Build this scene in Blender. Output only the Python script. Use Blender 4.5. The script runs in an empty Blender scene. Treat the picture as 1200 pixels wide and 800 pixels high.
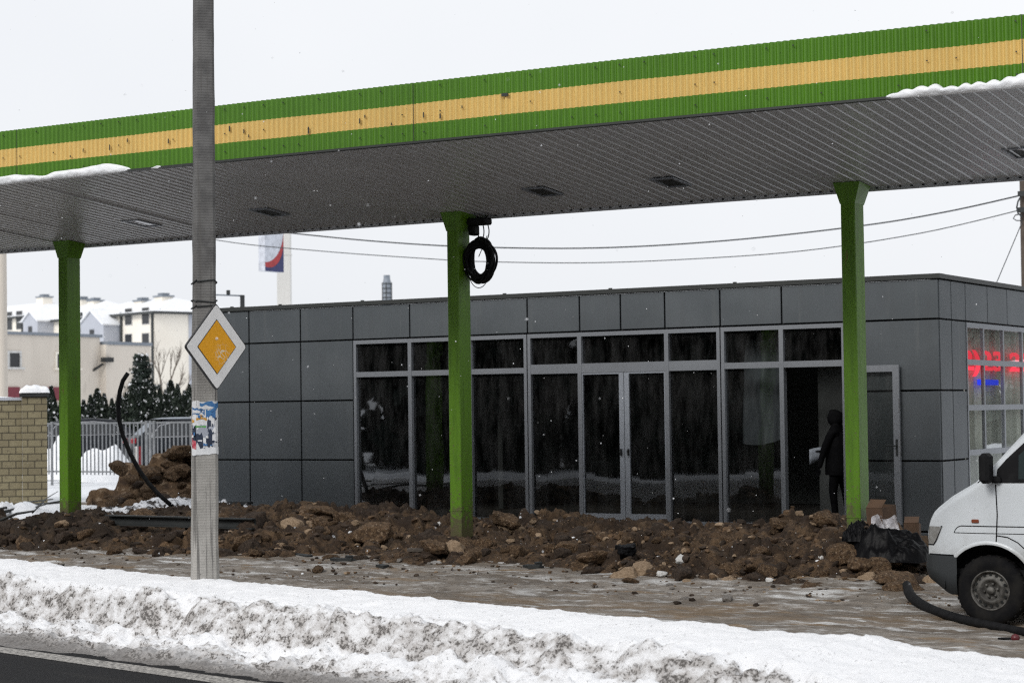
import bpy, bmesh, math, random
import numpy as np
from mathutils import Vector, Matrix
R_ = math.radians
rng = random.Random(7)
SC = bpy.context.scene
COL = SC.collection

# ------------------------------------------------------------------ camera solve
F_PX, CAM_H = 2330.0, 2.2
def _n(a): return a/np.linalg.norm(a)
_v1 = _n(np.array([-3870/F_PX, -132/F_PX, -1.0])); _v2 = np.array([1400/F_PX, -62/F_PX, -1.0])
_v2 = _n(_v2-_v1*(_v1@_v2)); _up = np.cross(-_v1, _v2)
ROT = np.stack([-_v1, _v2, _up])
FWD = ROT@np.array([0, 0, -1.0])
def ray(x, y): return ROT@np.array([(x-600)/F_PX, (400-y)/F_PX, -1.0])
def at(x, y, X=None, Y=None, Z=None, D=None):
    d = ray(x, y)
    t = D if D is not None else X/d[0] if X is not None else Y/d[1] if Y is not None else (Z-CAM_H)/d[2]
    return np.array([0, 0, CAM_H])+t*d

# ------------------------------------------------------------------ numpy noise
def _hash(ix, iy, iz, seed):
    ix, iy, iz = np.atleast_1d(ix), np.atleast_1d(iy), np.atleast_1d(iz)
    h = (ix.astype(np.int64)*374761393+iy.astype(np.int64)*668265263+iz.astype(np.int64)*2147483647+seed*974634777) & 0xffffffff
    h = ((h ^ (h >> 13))*1274126177) & 0xffffffff
    h = ((h ^ (h >> 16))*2246822519) & 0xffffffff
    return ((h ^ (h >> 15)) & 0xffff)/65535.0
def vnoise(x, y, z=0.0, seed=0):
    x, y, z = np.broadcast_arrays(np.asarray(x, float), np.asarray(y, float), np.asarray(z, float))
    sh = x.shape; x, y, z = x.reshape(-1), y.reshape(-1), z.reshape(-1)
    ix, iy, iz = np.floor(x), np.floor(y), np.floor(z)
    fx, fy, fz = x-ix, y-iy, z-iz
    fx, fy, fz = (f*f*(3-2*f) for f in (fx, fy, fz))
    r = 0
    for a in (0, 1):
        for b in (0, 1):
            for c in (0, 1):
                r = r+_hash(ix+a, iy+b, iz+c, seed)*(fx if a else 1-fx)*(fy if b else 1-fy)*(fz if c else 1-fz)
    r = (r*2-1).reshape(sh); return r if sh else float(r)
def fbm(x, y, z=0.0, oct=4, seed=0, gain=.5):
    r, a = 0, 1.0
    for k in range(oct):
        r = r+a*vnoise(np.asarray(x)*2**k, np.asarray(y)*2**k, np.asarray(z)*2**k, seed+k*17); a *= gain
    return r
def clods(x, y, size, seed, tilt=.5, crev=.35):
    """chunky broken-earth relief: tilted random cells with dark crevices between them, in units of size"""
    x, y = np.asarray(x, float)/size, np.asarray(y, float)/size
    x, y = x+.22*vnoise(x*1.7, y*1.7, 0, seed+50), y+.22*vnoise(x*1.7, y*1.7, 7, seed+51)
    ix, iy = np.floor(x), np.floor(y); f1 = np.full(x.shape, 9.0); f2 = f1.copy(); h = np.zeros(x.shape)
    for a in (-1, 0, 1):
        for b in (-1, 0, 1):
            cx, cy = (ix+a), (iy+b); z0 = np.zeros_like(cx)
            def hs(k): return _hash(cx.reshape(-1), cy.reshape(-1), z0.reshape(-1), seed+k).reshape(x.shape)
            dx, dy = x-(cx+.1+.8*hs(0)), y-(cy+.1+.8*hs(1)); d = np.sqrt(dx*dx+dy*dy)
            hh = (hs(2)-.5)*.9+tilt*((hs(3)-.5)*dx+(hs(4)-.5)*dy)*2
            n1 = d < f1; f2 = np.where(n1, f1, np.minimum(f2, d)); h = np.where(n1, hh, h); f1 = np.where(n1, d, f1)
    e = np.clip((f2-f1)/.28, 0, 1)
    return (h*np.sqrt(e)-crev*(1-e)**2)*size
def sstep(a, b, x):
    t = np.clip((np.asarray(x, float)-a)/(b-a), 0, 1); return t*t*(3-2*t)

# ------------------------------------------------------------------ materials
MATS = {}
def new_mat(name):
    m = bpy.data.materials.new(name); m.use_nodes = True
    nt = m.node_tree; nt.nodes.clear()
    out = nt.nodes.new('ShaderNodeOutputMaterial'); return m, nt, out
class NB:
    def __init__(s, nt): s.nt = nt
    def n(s, t, **kw):
        nd = s.nt.nodes.new(t)
        for k, v in kw.items():
            if k.startswith('i_'):
                key = k[2:]; key = int(key) if key.isdigit() else key.replace('_', ' ')
                s.set(nd.inputs[key], v)
            else: setattr(nd, k, v)
        return nd
    def set(s, sock, v):
        if hasattr(v, 'is_output'): s.nt.links.new(v, sock)
        else: sock.default_value = v
    def pos(s, scale=(1, 1, 1), rot=(0, 0, 0)):
        tc = s.n('ShaderNodeTexCoord'); mp = s.n('ShaderNodeMapping')
        mp.inputs['Scale'].default_value = scale; mp.inputs['Rotation'].default_value = rot
        s.nt.links.new(tc.outputs['Object'], mp.inputs['Vector']); return mp.outputs[0]
    def noise(s, vec, scale, detail=4, rough=.55, dist=0.0):
        nd = s.n('ShaderNodeTexNoise'); nd.inputs['Scale'].default_value = scale; nd.inputs['Detail'].default_value = detail
        nd.inputs['Roughness'].default_value = rough; nd.inputs['Distortion'].default_value = dist
        s.nt.links.new(vec, nd.inputs['Vector']); return nd.outputs['Fac']
    def ramp(s, fac, a, b, lo=0.0, hi=1.0):
        nd = s.n('ShaderNodeMapRange'); nd.interpolation_type = 'SMOOTHSTEP'
        s.set(nd.inputs['Value'], fac); nd.inputs['From Min'].default_value = a; nd.inputs['From Max'].default_value = b
        nd.inputs['To Min'].default_value = lo; nd.inputs['To Max'].default_value = hi; return nd.outputs[0]
    def mix(s, fac, a, b):
        nd = s.n('ShaderNodeMix', data_type='RGBA')
        s.set(nd.inputs[0], fac)
        for i, v in ((6, a), (7, b)):
            if isinstance(v, tuple) and len(v) == 3: v = (*v, 1)
            s.set(nd.inputs[i], v)
        return nd.outputs[2]
    def math(s, op, a, b=0.0, clamp=False):
        nd = s.n('ShaderNodeMath', operation=op, use_clamp=clamp); s.set(nd.inputs[0], a); s.set(nd.inputs[1], b); return nd.outputs[0]
    def sep(s, vec):
        nd = s.n('ShaderNodeSeparateXYZ'); s.nt.links.new(vec, nd.inputs[0]); return nd.outputs
    def bump(s, h, strength=.5, dist=.01, normal=None):
        nd = s.n('ShaderNodeBump'); nd.inputs['Strength'].default_value = strength; nd.inputs['Distance'].default_value = dist
        s.nt.links.new(h, nd.inputs['Height'])
        if normal is not None: s.nt.links.new(normal, nd.inputs['Normal'])
        return nd.outputs[0]
    def bsdf(s, color, rough=.6, metal=0.0, normal=None, **kw):
        nd = s.n('ShaderNodeBsdfPrincipled')
        if isinstance(color, tuple) and len(color) == 3: color = (*color, 1)
        s.set(nd.inputs['Base Color'], color); s.set(nd.inputs['Roughness'], rough); s.set(nd.inputs['Metallic'], metal)
        if normal is not None: s.nt.links.new(normal, nd.inputs['Normal'])
        for k, v in kw.items(): s.set(nd.inputs[k.replace('_', ' ')], v)
        return nd.outputs[0]
    def out(s, o, sh): s.nt.links.new(sh, o.inputs['Surface'])

def simple(name, c1, c2=None, rough=.6, metal=0.0, scale=6.0, lo=.35, hi=.7, bump=0.0, bscale=40.0, bdist=.005, spec=.5, stretch=(1, 1, 1), c3=None, s3=60.0, t3=(.62, .7)):
    m, nt, o = new_mat(name); b = NB(nt); p = b.pos(stretch)
    if c2 is None: c2 = tuple(v*.75 for v in c1)
    col = b.mix(b.ramp(b.noise(p, scale, 6), lo, hi), c1, c2)
    if c3 is not None: col = b.mix(b.ramp(b.noise(p, s3, 3), *t3), col, c3)
    nrm = b.bump(b.noise(p, bscale, 5), bump, bdist) if bump else None
    b.out(o, b.bsdf(col, rough, metal, nrm, Specular_IOR_Level=spec)); MATS[name] = m; return m

# ------------------------------------------------------------------ mesh building
class MB:
    def __init__(s): s.v = []; s.f = []; s.m = []; s.smooth = []
    def add(s, vs, fs, mi=0, sm=False):
        k = len(s.v); s.v.extend([tuple(map(float, p)) for p in vs])
        for f in fs: s.f.append([k+i for i in f]); s.m.append(mi); s.smooth.append(sm)
        return s
    def box(s, lo, hi, mi=0, rz=0.0, c=None, bev=0.0):
        x0, y0, z0 = lo; x1, y1, z1 = hi
        if bev > 0:
            b = bev
            rings = []
            for z, ins in ((z0, b), (z0+b, 0), (z1-b, 0), (z1, b)):
                rings.append([(x0+ins, y0+b+ins*0, z), (x0+b+ins*0, y0+ins, z), (x1-b, y0+ins, z), (x1-ins, y0+b, z),
                              (x1-ins, y1-b, z), (x1-b, y1-ins, z), (x0+b, y1-ins, z), (x0+ins, y1-b, z)])
            vs = [p for r in rings for p in r]; fs = []
            for k in range(3):
                for i in range(8): j = (i+1) % 8; fs.append([k*8+i, k*8+j, k*8+8+j, k*8+8+i])
            fs.append(list(range(7, -1, -1))); fs.append(list(range(24, 32)))
        else:
            vs = [(x0, y0, z0), (x1, y0, z0), (x1, y1, z0), (x0, y1, z0), (x0, y0, z1), (x1, y0, z1), (x1, y1, z1), (x0, y1, z1)]
            fs = [[3, 2, 1, 0], [4, 5, 6, 7], [0, 1, 5, 4], [1, 2, 6, 5], [2, 3, 7, 6], [3, 0, 4, 7]]
        if rz:
            cx, cy = c if c is not None else ((x0+x1)/2, (y0+y1)/2)
            ca, sa = math.cos(rz), math.sin(rz)
            vs = [(cx+(x-cx)*ca-(y-cy)*sa, cy+(x-cx)*sa+(y-cy)*ca, z) for x, y, z in vs]
        return s.add(vs, fs, mi)
    def cbox(s, c, size, mi=0, M=None, bev=0.0):
        t = MB(); h = [v/2 for v in size]; t.box([-v for v in h], h, mi, bev=bev)
        vs = [Vector(p) for p in t.v]
        if M is not None: vs = [M@p for p in vs]
        return s.add([p+Vector(c) for p in vs], t.f, mi)
    def tube(s, pts, r, n=8, mi=0, cap=True, sm=True):
        pts = [Vector(p) for p in pts]; N = len(pts); k0 = len(s.v)
        rs = r if isinstance(r, (list, tuple)) else [r]*N
        t0 = (pts[1]-pts[0]).normalized(); a = t0.orthogonal().normalized()
        for i, p in enumerate(pts):
            t = (pts[min(i+1, N-1)]-pts[max(i-1, 0)]).normalized()
            a = (a-t*a.dot(t)); a = a.normalized() if a.length > 1e-6 else t.orthogonal().normalized()
            b = t.cross(a)
            for j in range(n):
                an = 2*math.pi*j/n; q = p+(a*math.cos(an)+b*math.sin(an))*rs[i]; s.v.append(tuple(q))
        for i in range(N-1):
            for j in range(n):
                jj = (j+1) % n
                s.f.append([k0+i*n+j, k0+i*n+jj, k0+(i+1)*n+jj, k0+(i+1)*n+j]); s.m.append(mi); s.smooth.append(sm)
        if cap:
            s.f.append([k0+j for j in range(n-1, -1, -1)]); s.m.append(mi); s.smooth.append(False)
            s.f.append([k0+(N-1)*n+j for j in range(n)]); s.m.append(mi); s.smooth.append(False)
        return s
    def lathe(s, prof, c, axis='Y', n=32, mi=0, sm=True):
        """prof: (radius, axial) pairs, revolved about the axis through c"""
        vs = []; fs = []; m = len(prof)
        for j in range(n):
            an = 2*math.pi*j/n; ca, sa = math.cos(an), math.sin(an)
            for r, h in prof:
                vs.append((c[0]+r*ca, c[1]+h, c[2]+r*sa) if axis == 'Y' else (c[0]+r*ca, c[1]+r*sa, c[2]+h))
        for j in range(n):
            jj = (j+1) % n
            for i in range(m-1):
                q = [j*m+i, jj*m+i, jj*m+i+1, j*m+i+1]
                fs.append(q if axis == 'Y' else q)
        return s.add(vs, fs, mi, sm)
    def grid(s, P, mi=0, sm=True, close_u=False):
        """P: array (n,m,3)"""
        n, m = P.shape[:2]; fs = []
        for i in range(n if close_u else n-1):
            ii = (i+1) % n
            for j in range(m-1): fs.append([i*m+j, ii*m+j, ii*m+j+1, i*m+j+1])
        return s.add(P.reshape(-1, 3), fs, mi, sm)
    def prism(s, poly, y0, y1, mi=0):
        """poly: (x,z) outline extruded along Y"""
        n = len(poly); vs = [(x, y0, z) for x, z in poly]+[(x, y1, z) for x, z in poly]
        fs = [list(range(n)), list(range(2*n-1, n-1, -1))]+[[i, i+n, (i+1) % n+n, (i+1) % n] for i in range(n)]
        return s.add(vs, fs, mi)
    def build(s, name, mats, parent=None, recalc=True, base=None, hide=False):
        me = bpy.data.meshes.new(name)
        o0 = Vector(base) if base is not None else (parent_loc(parent) if parent else Vector((0, 0, 0)))
        vs = [(x-o0.x, y-o0.y, z-o0.z) for x, y, z in s.v]
        me.from_pydata(vs, [], s.f)
        if not isinstance(mats, (list, tuple)): mats = [mats]
        for m in mats: me.materials.append(MATS[m] if isinstance(m, str) else m)
        me.polygons.foreach_set('material_index', s.m); me.polygons.foreach_set('use_smooth', s.smooth)
        if recalc:
            bm = bmesh.new(); bm.from_mesh(me); bmesh.ops.recalc_face_normals(bm, faces=bm.faces[:]); bm.to_mesh(me); bm.free()
        me.update()
        ob = bpy.data.objects.new(name, me); COL.objects.link(ob)
        if parent: ob.parent = parent; ob.location = o0-parent_loc(parent)
        else: ob.location = o0
        return ob
def parent_loc(p):
    v = Vector(p.location)
    while p.parent: p = p.parent; v = v+Vector(p.location)
    return v
def tag(o, label=None, cat=None, group=None, kind=None):
    if label: o['label'] = label
    if cat: o['category'] = cat
    if group: o['group'] = group
    if kind: o['kind'] = kind
    return o
def thing(name, loc, label, cat, group=None):
    o = bpy.data.objects.new(name, None); o.location = Vector(loc); o.empty_display_size = .2; COL.objects.link(o)
    return tag(o, label, cat, group)
def dup(root, loc, rz=0.0, scale=1.0, label=None, group=None):
    c = root.copy(); COL.objects.link(c); c.location = Vector(loc); c.rotation_euler = (0, 0, rz); c.scale = (scale,)*3
    if label: c['label'] = label
    if group: c['group'] = group
    def kids(a, b):
        for ch in list(a.children):
            d = ch.copy(); COL.objects.link(d); d.parent = b; kids(ch, d)
    kids(root, c); return c

# ------------------------------------------------------------------ terrain functions
EX, EY = .9736, -.2284            # along the road
def st(x, y): return EX*x+EY*y, -EY*x+EX*y
def from_st(s, t): return EX*s-EY*t, EY*s+EX*t
def ground(x, y):
    x = np.asarray(x, float); y = np.asarray(y, float)
    s, t = st(x, y)
    g = .20*sstep(19.2, 22.6, y)+.16*sstep(-17, -23, x)*sstep(20.5, 24, y)
    g = g+.28*sstep(25, 37, y)*sstep(-20, -26, x)
    far = sstep(38, 60, np.hypot(x, y))
    g = g*(1-far)+.6*far*sstep(14, 40, t)
    g = np.where(t < 12.3, g*0-.03, g)
    return g
CREST = [(-60, 608), (0, 616), (60, 612), (110, 604), (150, 602), (190, 604), (225, 602), (255, 606), (300, 600), (340, 596), (400, 598), (440, 604), (478, 611), (510, 622), (540, 634),
         (565, 624), (590, 609), (620, 611), (650, 617), (700, 617), (760, 617), (800, 619), (850, 619), (880, 616), (910, 611), (940, 605), (968, 611), (990, 620), (1015, 632), (1050, 646), (1085, 655), (1130, 665), (1200, 676)]
_cx = []; _cz = []
CREST_Y = 24.9
for px, py in CREST:
    p = at(px, py-4, Y=CREST_Y); _cx.append(p[0]); _cz.append(p[2])
FOOT = [(-60, 641), (0, 641), (80, 641), (150, 646), (240, 652), (300, 656), (400, 650), (540, 657), (640, 663), (700, 671), (800, 682), (900, 685), (1000, 692), (1060, 688), (1100, 680), (1200, 690)]
_fx = []; _fy = []
def hit(px, py, fn, d0=14, d1=60):
    d = ray(px, py); ts = np.linspace(d0, d1, 1600)
    X, Y, Z = d[0]*ts, d[1]*ts, CAM_H+d[2]*ts
    b = Z-fn(X, Y); k = np.argmax(b < 0)
    if b[k] >= 0: k = len(ts)-1
    return np.array([X[k], Y[k], Z[k]])
for px, py in FOOT:
    p = hit(px, py, ground); _fx.append(p[0]); _fy.append(p[1])
COL_FOOT = [(*at(px, py, Y=22.85)[:2], at(px, py, Y=22.85)[2]) for px, py in ((81, 601), (540, 638), (1003, 623))]
_o = np.argsort(_fx); _fx = np.array(_fx)[_o]; _fy = np.array(_fy)[_o]
def heap_base(x, y):
    g = ground(x, y); cz = np.maximum(np.interp(x, _cx, _cz), g+.02); fy = np.minimum(np.interp(x, _fx, _fy), 24.0)
    u = np.clip((y-fy)/(CREST_Y-fy), -1, 1); v = np.clip((y-CREST_Y)/2.8, 0, 1)
    prof = np.where(u <= 0, .12*u, np.clip(u, 0, 1)**.66)
    prof = prof*(1-.55*v**1.3)
    z = g+(cz-g)*prof-.015
    for xc, yc, zt in COL_FOOT:      # earth banked up round the column feet
        z = z+np.maximum(zt-z, 0)*np.exp(-((x-xc)/.75)**2-((y-yc)/.62)**2)*1.05
    return z
# ------------------------------------------------------------------ materials of the place
def mat_ground():
    m, nt, o = new_mat('yard'); b = NB(nt); p = b.pos()
    px = b.sep(p)
    al = b.pos((1, 3.2, 1), (0, 0, R_(13)))           # streaks that run along the road
    n1 = b.noise(al, .55, 6, .6); n2 = b.noise(p, 7, 6, .65); n3 = b.noise(al, 1.3, 8, .7)
    dirt = b.mix(b.ramp(n1, .38, .62), (.150, .124, .098), (.262, .232, .200))
    dirt = b.mix(b.ramp(n2, .45, .72), dirt, (.10, .082, .066))
    dirt = b.mix(b.ramp(b.noise(al, .8, 5, .6, .4), .55, .66), dirt, (.20, .135, .075))
    ice = b.ramp(n3, .50, .66); patch = b.ramp(b.noise(p, .35, 3), .36, .58)
    band = b.math('MULTIPLY', b.ramp(px[1], 19.4, 20.6), b.ramp(px[1], 23.2, 22.2))
    ice = b.math('MULTIPLY', ice, b.math('MAXIMUM', patch, b.math('MULTIPLY', band, .8)))
    ice = b.math('MAXIMUM', ice, b.math('MULTIPLY', b.ramp(b.noise(b.pos((1, 2.2, 1), (0, 0, R_(8))), 2.6, 8, .75), .56, .66), b.math('ADD', .25, b.math('MULTIPLY', band, .6))))
    och = b.math('MULTIPLY', b.math('MULTIPLY', b.ramp(px[1], 18.8, 19.3), b.ramp(px[1], 20.3, 19.7)), b.ramp(b.noise(al, 1.1, 5, .6), .38, .6))
    dirt = b.mix(b.math('MULTIPLY', och, .8), dirt, (.17, .112, .058))
    dirt = b.mix(b.ramp(b.noise(al, 5, 6, .75), .60, .72), dirt, (.055, .046, .038))
    col = b.mix(b.math('MULTIPLY', ice, .92), dirt, (.66, .66, .65))
    far = b.ramp(px[1], 29.0, 31.5); near = b.ramp(px[1], 13.0, 9.0); lft = b.ramp(px[0], -27, -30)
    sn = b.math('MAXIMUM', b.math('MAXIMUM', far, near), lft)
    sn = b.ramp(b.math('ADD', sn, b.math('MULTIPLY', b.math('SUBTRACT', n3, .5), .8)), .4, .6)
    col = b.mix(sn, col, (.74, .76, .79))
    rough = b.math('SUBTRACT', .85, b.math('MULTIPLY', ice, .35))
    nm = b.bump(b.noise(al, 9, 8, .7), .55, .03); nm = b.bump(b.noise(p, 60, 4, .7), .35, .008, nm)
    b.out(o, b.bsdf(col, rough, 0, nm)); MATS['yard'] = m
mat_ground()
def mat_road():
    m, nt, o = new_mat('asphalt'); b = NB(nt); p = b.pos()
    col = b.mix(b.ramp(b.noise(p, 180, 2), .4, .7), (.010, .010, .011), (.028, .028, .029))
    col = b.mix(b.ramp(b.noise(b.pos((.3, 2.5, 1)), 1.2, 5), .5, .75), col, (.026, .025, .024))
    b.out(o, b.bsdf(col, .85, 0, b.bump(b.noise(p, 220, 3), .5, .004), Specular_IOR_Level=.12)); MATS['asphalt'] = m
    m, nt, o = new_mat('road_paint'); b = NB(nt); p = b.pos()
    f = b.ramp(b.noise(p, 26, 6, .7), .40, .62)
    b.out(o, b.bsdf(b.mix(f, (.42, .40, .37), (.10, .095, .09)), .8)); MATS['road_paint'] = m
mat_road()
def mat_snowbank():
    m, nt, o = new_mat('plowed_snow'); b = NB(nt); p = b.pos(); x = b.sep(p)
    # grit thrown up by the plough lies on the road side of the bank (local Y = distance from the road)
    t = x[1]
    big = b.noise(b.pos((.55, 1.6, 1)), 2.2, 5, .6); mid = b.noise(b.pos((.8, 1.5, 1)), 7, 6, .65); fine = b.noise(p, 34, 6, .75)
    low = b.ramp(t, 11.10, 10.55); face = b.math('MULTIPLY', b.ramp(t, 10.97, 11.06), b.ramp(t, 11.42, 11.22))
    zone = b.math('ADD', b.math('MULTIPLY', low, .78), b.math('MULTIPLY', face, .74))
    zone = b.math('ADD', zone, b.math('MULTIPLY', b.math('SUBTRACT', big, .5), 1.1), True)
    smear = b.math('MULTIPLY', b.ramp(b.math('ADD', mid, b.math('MULTIPLY', zone, .34)), .56, .86), b.ramp(t, 11.75, 11.30))
    col = b.mix(b.math('MULTIPLY', smear, .9), (.87, .875, .89), (.40, .375, .355))
    sp = b.ramp(b.math('ADD', fine, b.math('MULTIPLY', b.math('MULTIPLY', zone, b.ramp(mid, .40, .62)), .20)), .60, .675)
    col = b.mix(b.math('MULTIPLY', sp, .9), col, (.060, .052, .046))
    s3 = b.math('MULTIPLY', b.ramp(b.math('ADD', t, b.math('MULTIPLY', b.math('SUBTRACT', mid, .5), .8)), 10.72, 10.40), .92)
    col = b.mix(s3, col, b.mix(b.ramp(fine, .42, .62), (.16, .147, .137), (.085, .078, .072)))
    nm = b.bump(b.noise(p, 30, 6, .7), .55, .02)
    b.out(o, b.bsdf(col, .65, 0, nm, Subsurface_Weight=.0)); MATS['plowed_snow'] = m
mat_snowbank()
def mat_soil():
    m, nt, o = new_mat('soil'); b = NB(nt); p = b.pos()
    col = b.mix(b.ramp(b.noise(p, 2.2, 6, .65), .38, .66), (.045, .030, .021), (.155, .100, .058))
    col = b.mix(b.ramp(b.noise(p, 14, 6, .7), .42, .68), col, (.040, .028, .020))
    col = b.mix(b.ramp(b.noise(p, 34, 2, .5), .715, .75), col, (.40, .38, .36))
    dk = b.ramp(b.sep(p)[0], -19.5, -22.0)          # the wet topsoil thrown out at the left end is darker than the clay
    col = b.mix(b.math('MULTIPLY', dk, .6), col, (.030, .025, .021))
    nm = b.bump(b.noise(p, 16, 8, .75), .9, .05); nm = b.bump(b.noise(p, 70, 4, .7), .5, .012, nm)
    b.out(o, b.bsdf(col, .9, 0, nm, Specular_IOR_Level=.25)); MATS['soil'] = m
mat_soil()
simple('clay', (.165, .106, .062), (.062, .041, .028), .9, scale=5, bump=1.0, bscale=18, bdist=.04, spec=.15, c3=(.30, .22, .15), s3=9, t3=(.56, .66))
simple('dark_clay', (.070, .050, .037), (.030, .022, .017), .9, scale=5, bump=.9, bscale=18, bdist=.03, spec=.2, c3=(.13, .10, .075), s3=9)
simple('grey_stone', (.22, .20, .18), (.13, .12, .11), .85, scale=7, bump=.6, bscale=25, bdist=.02)
simple('snow', (.86, .87, .89), (.78, .80, .83), .6, scale=3, bump=.5, bscale=14, bdist=.03)
def mat_patchy():
    m, nt, o = new_mat('patchy_snow'); b = NB(nt); p = b.pos()
    f = b.ramp(b.noise(p, 3.4, 7, .7), .50, .56)
    col = b.mix(f, (.84, .85, .88), (.035, .029, .025))
    b.out(o, b.bsdf(col, .7, 0, b.bump(b.noise(p, 14, 6, .7), .8, .04))); MATS['patchy_snow'] = m
mat_patchy()

def mat_paint_metal(name, base, dirt, rough=.42, streak=.35, metal=0.0, rust=None, spec=.45, mud=False):
    m, nt, o = new_mat(name); b = NB(nt); p = b.pos(); ps = b.pos((9, 9, .8))
    col = b.mix(b.math('MULTIPLY', b.ramp(b.noise(ps, 2.0, 6, .65), .42, .75), streak), base, dirt)
    col = b.mix(b.ramp(b.noise(p, 45, 3, .6), .70, .76), col, tuple(v*.45 for v in dirt))
    col = b.mix(b.math('MULTIPLY', b.ramp(b.noise(p, .6, 3), .35, .7), .25), col, tuple(v*.6 for v in base))
    if rust:
        rn = b.ramp(b.noise(b.pos((5, 5, 1.2)), 2.2, 6, .7), .66, .72); col = b.mix(rn, col, rust)
    if mud:      # splashes thrown up by the digging
        mz = b.ramp(b.math('ADD', b.sep(p)[2], b.math('MULTIPLY', b.noise(p, 11, 6, .7), -1.5)), .25, -.15)
        col = b.mix(b.math('MULTIPLY', mz, .85), col, (.085, .06, .04))
        col = b.mix(b.ramp(b.math('SUBTRACT', b.noise(p, 38, 4, .6), b.math('MULTIPLY', b.sep(p)[2], .045)), .56, .60), col, (.10, .075, .05))
    b.out(o, b.bsdf(col, rough, metal, b.bump(b.noise(p, 90, 3), .12, .002), Specular_IOR_Level=spec)); MATS[name] = m
mat_paint_metal('fascia_green', (.080, .215, .009), (.042, .12, .008))
mat_paint_metal('fascia_yellow', (.74, .51, .165), (.48, .31, .09))
def scratch(name):
    nt = MATS[name].node_tree; return nt
mat_paint_metal('column_green', (.098, .225, .007), (.042, .10, .006), rust=(.15, .06, .03), streak=.6, mud=True)
mat_paint_metal('soffit_grey', (.50, .51, .53), (.37, .375, .385), rough=.34, metal=.15, streak=.5)
mat_paint_metal('dark_trim', (.035, .038, .036), (.02, .02, .02))
mat_paint_metal('alu_grey', (.30, .315, .34), (.22, .23, .25), rough=.38, metal=.55, streak=.25)
mat_paint_metal('alu_light', (.45, .48, .53), (.33, .35, .38), rough=.35, metal=.55, streak=.3)
def mat_clad():
    m, nt, o = new_mat('cladding_grey'); b = NB(nt); p = b.pos()
    col = b.mix(b.ramp(b.noise(p, .9, 4), .35, .7), (.100, .112, .121), (.126, .139, .149))
    col = b.mix(b.ramp(b.noise(p, 240, 2), .55, .75), col, (.17, .185, .20))
    col = b.mix(b.math('MULTIPLY', b.ramp(b.noise(b.pos((4, 4, .5)), 1.5, 5), .5, .8), .35), col, (.10, .105, .11))
    ge = b.n('ShaderNodeNewGeometry'); col = b.mix(b.ramp(ge.outputs['Random Per Island'], 0, 1, 0, .28), col, (.075, .084, .09))
    drip = b.math('MULTIPLY', b.ramp(b.noise(b.pos((7, 7, .35)), 1.3, 6, .7), .55, .72), .3); col = b.mix(drip, col, (.19, .195, .19))
    b.out(o, b.bsdf(col, .42, .45, b.bump(b.noise(p, .8, 2), .25, .02), Specular_IOR_Level=.5)); MATS['cladding_grey'] = m
mat_clad()
simple('black_gap', (.008, .009, .009), rough=.9)
simple('roof_felt', (.05, .055, .055), rough=.9, bump=.3)
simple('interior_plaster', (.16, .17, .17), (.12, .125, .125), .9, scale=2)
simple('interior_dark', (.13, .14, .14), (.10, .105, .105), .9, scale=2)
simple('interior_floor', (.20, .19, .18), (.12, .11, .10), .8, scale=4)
def mat_glass(name, tint=.50, refl=1.3, wob=.13, dust_refl=.085):
    m, nt, o = new_mat(name); b = NB(nt); p = b.pos()
    nm = b.bump(b.noise(b.pos((1, 1, 1)), .75, 2, .4), wob, .035)
    fr = b.n('ShaderNodeFresnel'); fr.inputs['IOR'].default_value = 1.5; nt.links.new(nm, fr.inputs['Normal'])
    fac = b.math('MULTIPLY', fr.outputs[0], refl, True)
    tr = b.n('ShaderNodeBsdfTransparent'); tr.inputs[0].default_value = (tint, tint*1.02, tint, 1)
    gl = b.n('ShaderNodeBsdfGlossy'); gl.inputs['Roughness'].default_value = .015; nt.links.new(nm, gl.inputs['Normal'])
    gl.inputs[0].default_value = (.93, .96, 1, 1)
    df = b.n('ShaderNodeBsdfDiffuse'); df.inputs[0].default_value = (.30, .30, .30, 1)
    m1 = b.n('ShaderNodeMixShader'); b.set(m1.inputs[0], fac); nt.links.new(tr.outputs[0], m1.inputs[1]); nt.links.new(gl.outputs[0], m1.inputs[2])
    du = b.math('MULTIPLY', b.ramp(b.noise(b.pos((3, 3, .7)), 1.6, 6, .7), .35, .8), dust_refl)  # dusty grey film, raised to stand in for grey reflections
    m2 = b.n('ShaderNodeMixShader'); b.set(m2.inputs[0], du); nt.links.new(m1.outputs[0], m2.inputs[1]); nt.links.new(df.outputs[0], m2.inputs[2])
    b.out(o, m2.outputs[0]); MATS[name] = m
mat_glass('shop_glass'); mat_glass('side_glass', .72, .5, .2, .12)
def mat_dark_window(name, c=(.02, .022, .025), rough=.08):
    m, nt, o = new_mat(name); b = NB(nt); b.out(o, b.bsdf(c, rough, 0, None, Specular_IOR_Level=.5)); MATS[name] = m
mat_dark_window('dark_window'); mat_dark_window('van_glass', (.03, .04, .042), .05)
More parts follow.
